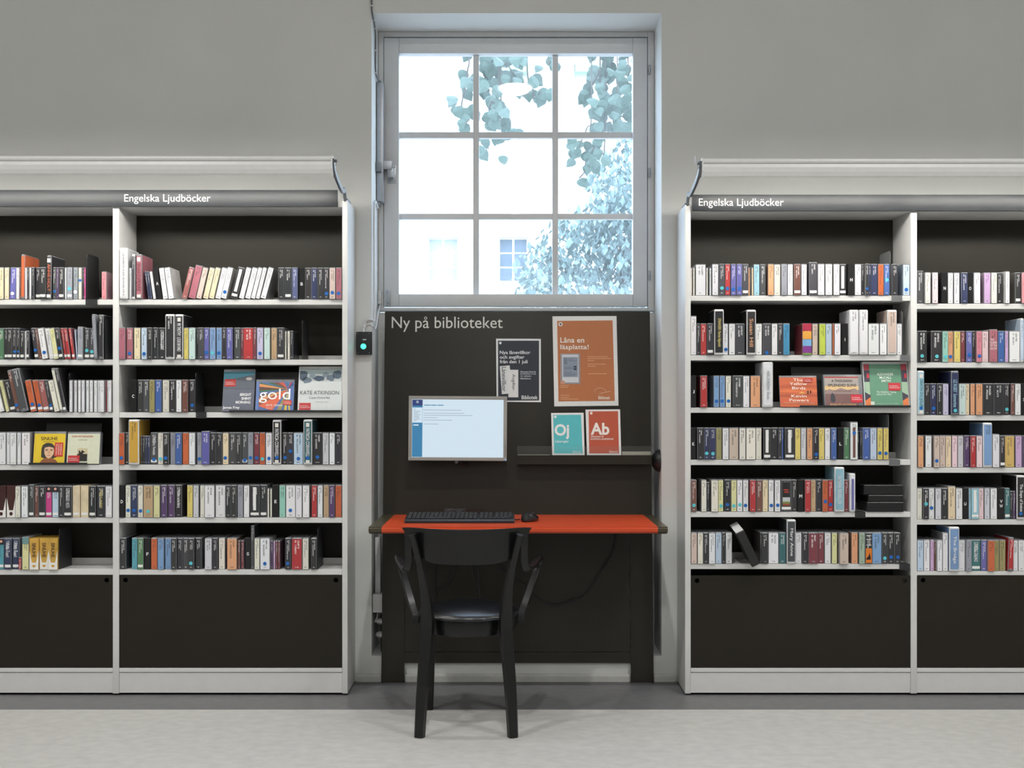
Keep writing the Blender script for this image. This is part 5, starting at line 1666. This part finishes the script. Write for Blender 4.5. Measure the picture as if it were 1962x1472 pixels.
ms = thing('computer_mouse', 'black computer mouse right of the keyboard on the red desktop', 'mouse', (mx, my, ZD), (0, 0, math.radians(58)))
bm = bmesh.new()
n, rings = 24, []
for i, (s, zz) in enumerate(((0.90, 0.0005), (1.0, 0.006), (1.0, 0.014), (0.93, 0.024), (0.78, 0.032), (0.5, 0.0375), (0.2, 0.039))):
    ring = []
    for k in range(n):
        a = k * 2 * math.pi / n
        lx = 0.056 * s * math.cos(a) - (0.008 if i > 3 else 0)
        ly = 0.031 * s * math.sin(a) * (1 - 0.12 * math.cos(a))
        ring.append(bm.verts.new((lx, ly, zz - 0.006 * max(0, math.cos(a)) * (i > 2))))
    rings.append(ring)
for a, b in zip(rings, rings[1:]):
    for k in range(n):
        bm.faces.new((a[k], a[(k + 1) % n], b[(k + 1) % n], b[k]))
bm.faces.new(rings[-1])
bm.faces.new(rings[0][::-1])
finish('shell', bm, mat('mouse_plastic', (34, 35, 38), 0.22, noise=0.05, nscale=80), ms, True, keep=False)
finish('scroll_wheel', bm_tube(bmesh.new(), [(0.026, -0.004, 0.030), (0.026, 0.004, 0.030)], 0.006, 12), M_BLACKM, ms, True, keep=False)
for lab, pts in (
    ('thin black mouse cable on the red desktop', [(mx - 0.045, my + 0.02, ZD + 0.008), (X(990, 0.02), 0.03, ZD + 0.0035), (X(960, 0.08), 0.07, ZD + 0.0035), (X(935, 0.16), 0.14, ZD + 0.012), (X(918, .24), 0.22, ZD + 0.03), (X(890, .26), 0.255, ZD + 0.022), (X(885, .27), 0.275, ZD + 0.014)]),
    ('curled keyboard cable below the socket on the board', [(X(895, 0.05), 0.052, ZD + 0.018), (X(880, .12), 0.12, ZD + 0.006), (X(862, .2), 0.2, ZD + 0.005), (X(857, .25), 0.25, ZD + 0.018), (X(866, .26), 0.262, ZD + 0.028), (X(876, .26), 0.268, ZD + 0.012), (X(866, .27), 0.279, ZD + 0.024)])):
    o = finish('computer_cable', bm_tube(bmesh.new(), catmull(pts, 6), 0.0022, 6), M_BLACKP, None, True)
    tag(o, lab, 'cable', 'thin black computer cables')
# cables hanging under the desk, in front of the modesty panel
def hang(label, pxs):
    pts = []
    for px, py in pxs:
        p = panel_pt(px, py)
        pts.append(p + Vector((0, -0.012, 0)))
    pts[0].z = ZD - 0.03
    o = finish('hanging_cable', bm_tube(bmesh.new(), catmull(pts, 6), 0.0035, 6), M_BLACKP, None, True)
    tag(o, label, 'cable', 'cables hanging under the desk')


hang('long black cable sagging under the right half of the desk', [(1180, 1022), (1176, 1050), (1152, 1092), (1122, 1138), (1095, 1150), (1060, 1159), (1030, 1146), (1010, 1125), (985, 1108), (960, 1085), (955, 1022)])
hang('black cable curving under the desk behind the left side of the chair', [(876, 1022), (872, 1085), (864, 1108), (852, 1128), (838, 1131), (832, 1145), (838, 1022)])
hang('black cable dropping straight behind the chair backrest', [(902, 1022), (905, 1090), (915, 1115), (921, 1150), (917, 1110), (914, 1022)])

# button box with its green lamp, on the wall strip beside the niche
Yb = YW - 0.03
bt = thing('button_box', 'black wall button box with glowing green lamp left of the niche', 'button box', (X(697, YW), YW, Z(680, YW)))
box('housing', X(682, Yb), X(712, Yb), Yb, YW - 0.0005, Z(680, Yb), Z(635.5, Yb), M_BLACKP, bt, 0.006)
gl = finish('green_lamp', bm_lathe(bmesh.new(), [(0.0126, 0), (0.0126, 0.003), (0.010, 0.006), (0.0, 0.0075)], 20), mat('green_lens', (40, 200, 150), 0.3, emit=((70, 255, 190), 2.2)), bt, True, keep=False)
gl.rotation_euler = (math.pi / 2, 0, 0)
gl.location = Vector((X(696.3, Yb), Yb, Z(664, Yb))) - bt.location
box('tab', X(695, Yb), X(702, Yb), Yb - 0.0015, Yb + 0.001, Z(652, Yb), Z(650, Yb), M_WHITEP, bt)
for a, b in ((685.5, 639.5), (707, 639.5), (686, 676.5), (707.5, 676.5)):
    finish('screw', bm_tube(bmesh.new(), [(X(a, Yb), Yb + 0.001, Z(b, Yb)), (X(a, Yb), Yb - 0.002, Z(b, Yb))], 0.0026, 8), M_STEEL, bt)
finish('gland', bm_tube(bmesh.new(), [(X(696, Yb), Yb + 0.012, Z(635.5, Yb) - 0.001), (X(696, Yb), Yb + 0.012, Z(628, Yb))], 0.007, 10), M_WHITEP, bt, True)
cb = finish('button_cable', bm_tube(bmesh.new(), catmull([(X(696, Yb), Yb + 0.012, Z(628, Yb)), (X(697, Yb), YW - 0.008, Z(622, YW)), (X(703, YW), YW - 0.008, Z(614, YW)), (X(711, YW), YW - 0.006, Z(612.5, YW)), (NX0 + 0.008, YW + 0.02, Z(615, .27)), (NX0 + 0.010, YW + 0.03, Z(600, .28)), (NX0 + 0.010, YW + 0.03, Z(585, .28)), (NX0 + 0.009, YW + 0.03, Z(400, .28)), (NX0 + 0.010, 0.42, Z(398, .42))], 6), 0.0052, 8), M_WHITEP, None, True)
tag(cb, 'white cable looping from the button box up the niche edge', 'cable')
cb2 = finish('button_cable', bm_tube(bmesh.new(), catmull([(X(698, Yb), Yb + 0.014, Z(629, Yb)), (X(702, YW), YW - 0.007, Z(623, YW)), (X(709, YW), YW - 0.006, Z(621.5, YW)), (NX0 + 0.004, YW + 0.012, Z(626, .26)), (NX0 + 0.012, YW + 0.06, Z(629, .3)), (NX0 + 0.014, 0.40, Z(600, .4)), (NX0 + 0.012, 0.495, Z(583.5, .495))], 6), 0.003, 8), M_WHITEP, None, True)
tag(cb2, 'thin white wire from the button box to the window contact', 'cable')

# fittings low in the left of the niche
jb = box('junction_box', NX0 + 0.003, NX0 + 0.052, 0.275, 0.345, Z(1174, .275), Z(1139, .275), M_WHITEP, None, 0.002)
tag(jb, 'white junction box low in the left side of the niche', 'junction box')
cd = box('cable_conduit', NX0 + 0.010, NX0 + 0.034, 0.31, 0.335, Z(1138, .31), Z(1030, .31), M_WHITEP, None, 0.002)
tag(cd, 'white cable conduit rising from the junction box in the niche', 'conduit')
pp = thing('heating_pipe', 'white heating pipe with two lumpy joints low in the niche', 'pipe', (NX0 + 0.04, 0.33, NZ0))
finish('pipe', bm_tube(bmesh.new(), [(NX0 + 0.042, 0.345, NZ0), (NX0 + 0.042, 0.345, Z(1176, .345))], 0.010, 10), M_BLACKP, pp, True)
for py in (1190, 1216):
    finish('joint', bm_lathe(bmesh.new(), [(0.0, -0.014), (0.02, -0.012), (0.028, -0.004), (0.026, 0.006), (0.016, 0.013), (0.0, 0.014)], 14, c=(NX0 + 0.036, 0.338, Z(py, .335))), M_WHITEP, pp, True)
finish('hose', bm_tube(bmesh.new(), catmull([(NX0 + 0.020, 0.32, Z(1175, .32)), (NX0 + 0.018, 0.32, Z(1183, .32)), (NX0 + 0.008, 0.325, Z(1192, .325))], 5), 0.004, 8), M_WHITEP, pp, True)

# black dome on the right reveal
dm = finish('wall_dome', bm_lathe(bmesh.new(), [(0.052, 0), (0.052, 0.008), (0.044, 0.022), (0.026, 0.034), (0.010, 0.038), (0.0, 0.038)], 28), M_BLACKP, None, True)
dm.rotation_euler = (0, -math.pi / 2, 0)
dm.location = (NX1 - 0.0005, 0.315, Z(883, 0.315))
tag(dm, 'small black dome fixed to the niche side by the brochure shelf', 'dome')
finish('latch', bm_box(bmesh.new(), -0.004, 0.008, -0.006, 0.006, 0.030, 0.044, 0.002), M_STEEL, dm, True, keep=False).location = (0.035, 0, -0.012)

# ================================================================== the armchair
CXC = -0.171
ch = thing('armchair', 'black bentwood armchair with padded seat, its back to the room', 'chair', (CXC, -0.42, 0))
for s in (-1, 1):
    pts = catmull([(CXC + s * 0.178, -0.628, 0.0), (CXC + s * 0.170, -0.610, 0.16), (CXC + s * 0.156, -0.588, 0.34), (CXC + s * 0.151, -0.582, 0.44), (CXC + s * 0.160, -0.592, 0.56), (CXC + s * 0.182, -0.616, 0.68), (CXC + s * 0.205, -0.636, 0.775)], 6)
    n = len(pts)
    wd = []
    tk = []
    for p in pts:
        z = p.z
        wd.append(0.036 + 0.014 * min(1, z / 0.40) if z < 0.44 else 0.050 - 0.024 * min(1, (z - 0.44) / 0.2))
        tk.append(0.034 if z < 0.44 else 0.034 - 0.012 * min(1, (z - 0.44) / 0.3))
    finish('rear_leg', bm_strip(bmesh.new(), pts, wd, tk, (1, 0.45 * s, 0)), M_CHAIR, ch, True)
    pts = catmull([(CXC + s * 0.168, -0.228, 0.0), (CXC + s * 0.164, -0.235, 0.2), (CXC + s * 0.160, -0.245, 0.405)], 4)
    finish('front_leg', bm_strip(bmesh.new(), pts, [0.030 + 0.010 * k / 8 for k in range(9)], [0.030 + 0.008 * k / 8 for k in range(9)], (1, 0, 0)), M_CHAIR, ch, True)
    arm = catmull([(CXC + s * 0.222, -0.622, 0.772), (CXC + s * 0.221, -0.618, 0.70), (CXC + s * 0.224, -0.604, 0.655), (CXC + s * 0.238, -0.565, 0.634), (CXC + s * 0.262, -0.46, 0.636), (CXC + s * 0.286, -0.34, 0.648), (CXC + s * 0.288, -0.29, 0.632), (CXC + s * 0.278, -0.285, 0.596), (CXC + s * 0.258, -0.33, 0.545), (CXC + s * 0.230, -0.385, 0.475), (CXC + s * 0.212, -0.405, 0.43), (CXC + s * 0.212, -0.41, 0.395)], 5)
    finish('armrest', bm_strip(bmesh.new(), arm, 0.030, 0.017, (1, 0, 0.25 * s)), M_CHAIR, ch, True)
# backrest: a curved plywood shield
bm = bmesh.new()
NU, NV = 24, 10
grid = {}
for side in (0, 1):
    for i in range(NU + 1):
        for j in range(NV + 1):
            u = -1 + 2 * i / NU
            v = j / NV
            hw = 0.152 + (0.252 - 0.152) * (v ** 0.62)
            # rounded corners
            z = 0.664 + (0.7985 - 0.664) * v
            if v < 0.12:
                z += 0.010 * abs(u) ** 6
            if v > 0.9:
                z -= 0.006 * abs(u) ** 10
            x = u * hw
            y = -0.692 + 2.05 * x * x + 0.018 * (1 - v)
            grid[side, i, j] = bm.verts.new((CXC + x, y + 0.011 * side, z))
for i in range(NU):
    for j in range(NV):
        bm.faces.new((grid[0, i, j], grid[0, i + 1, j], grid[0, i + 1, j + 1], grid[0, i, j + 1]))
        bm.faces.new((grid[1, i, j], grid[1, i, j + 1], grid[1, i + 1, j + 1], grid[1, i + 1, j]))
for i in range(NU):
    bm.faces.new((grid[0, i, 0], grid[1, i, 0], grid[1, i + 1, 0], grid[0, i + 1, 0]))
    bm.faces.new((grid[0, i, NV], grid[0, i + 1, NV], grid[1, i + 1, NV], grid[1, i, NV]))
for j in range(NV):
    bm.faces.new((grid[0, 0, j], grid[0, 0, j + 1], grid[1, 0, j + 1], grid[1, 0, j]))
    bm.faces.new((grid[0, NU, j], grid[1, NU, j], grid[1, NU, j + 1], grid[0, NU, j + 1]))
bmesh.ops.recalc_face_normals(bm, faces=bm.faces)
finish('backrest', bm, M_CHAIR, ch, True)
finish('seat_frame', bm_lathe(bmesh.new(), [(0.93, 0.372), (0.965, 0.376), (0.985, 0.42), (0.97, 0.432), (0.0, 0.432)], 48, 0.198, 0.192, (CXC, -0.405, 0)), M_CHAIR, ch, True)
sc_ = finish('seat_cushion', bm_lathe(bmesh.new(), [(0.96, 0.4325), (1.0, 0.438), (1.0, 0.443), (0.97, 0.450), (0.92, 0.4555), (0.84, 0.4615), (0.72, 0.468), (0.58, 0.4735), (0.4, 0.478), (0.2, 0.4805), (0.0, 0.481)], 48, 0.200, 0.196, (CXC, -0.405, 0)), M_SEAT, ch, True)
finish('piping', bm_lathe(bmesh.new(), [(0.995, 0.4335), (1.012, 0.4355), (1.012, 0.4385), (0.995, 0.4405)], 48, 0.200, 0.196, (CXC, -0.405, 0)), M_SEAT, sc_, True)
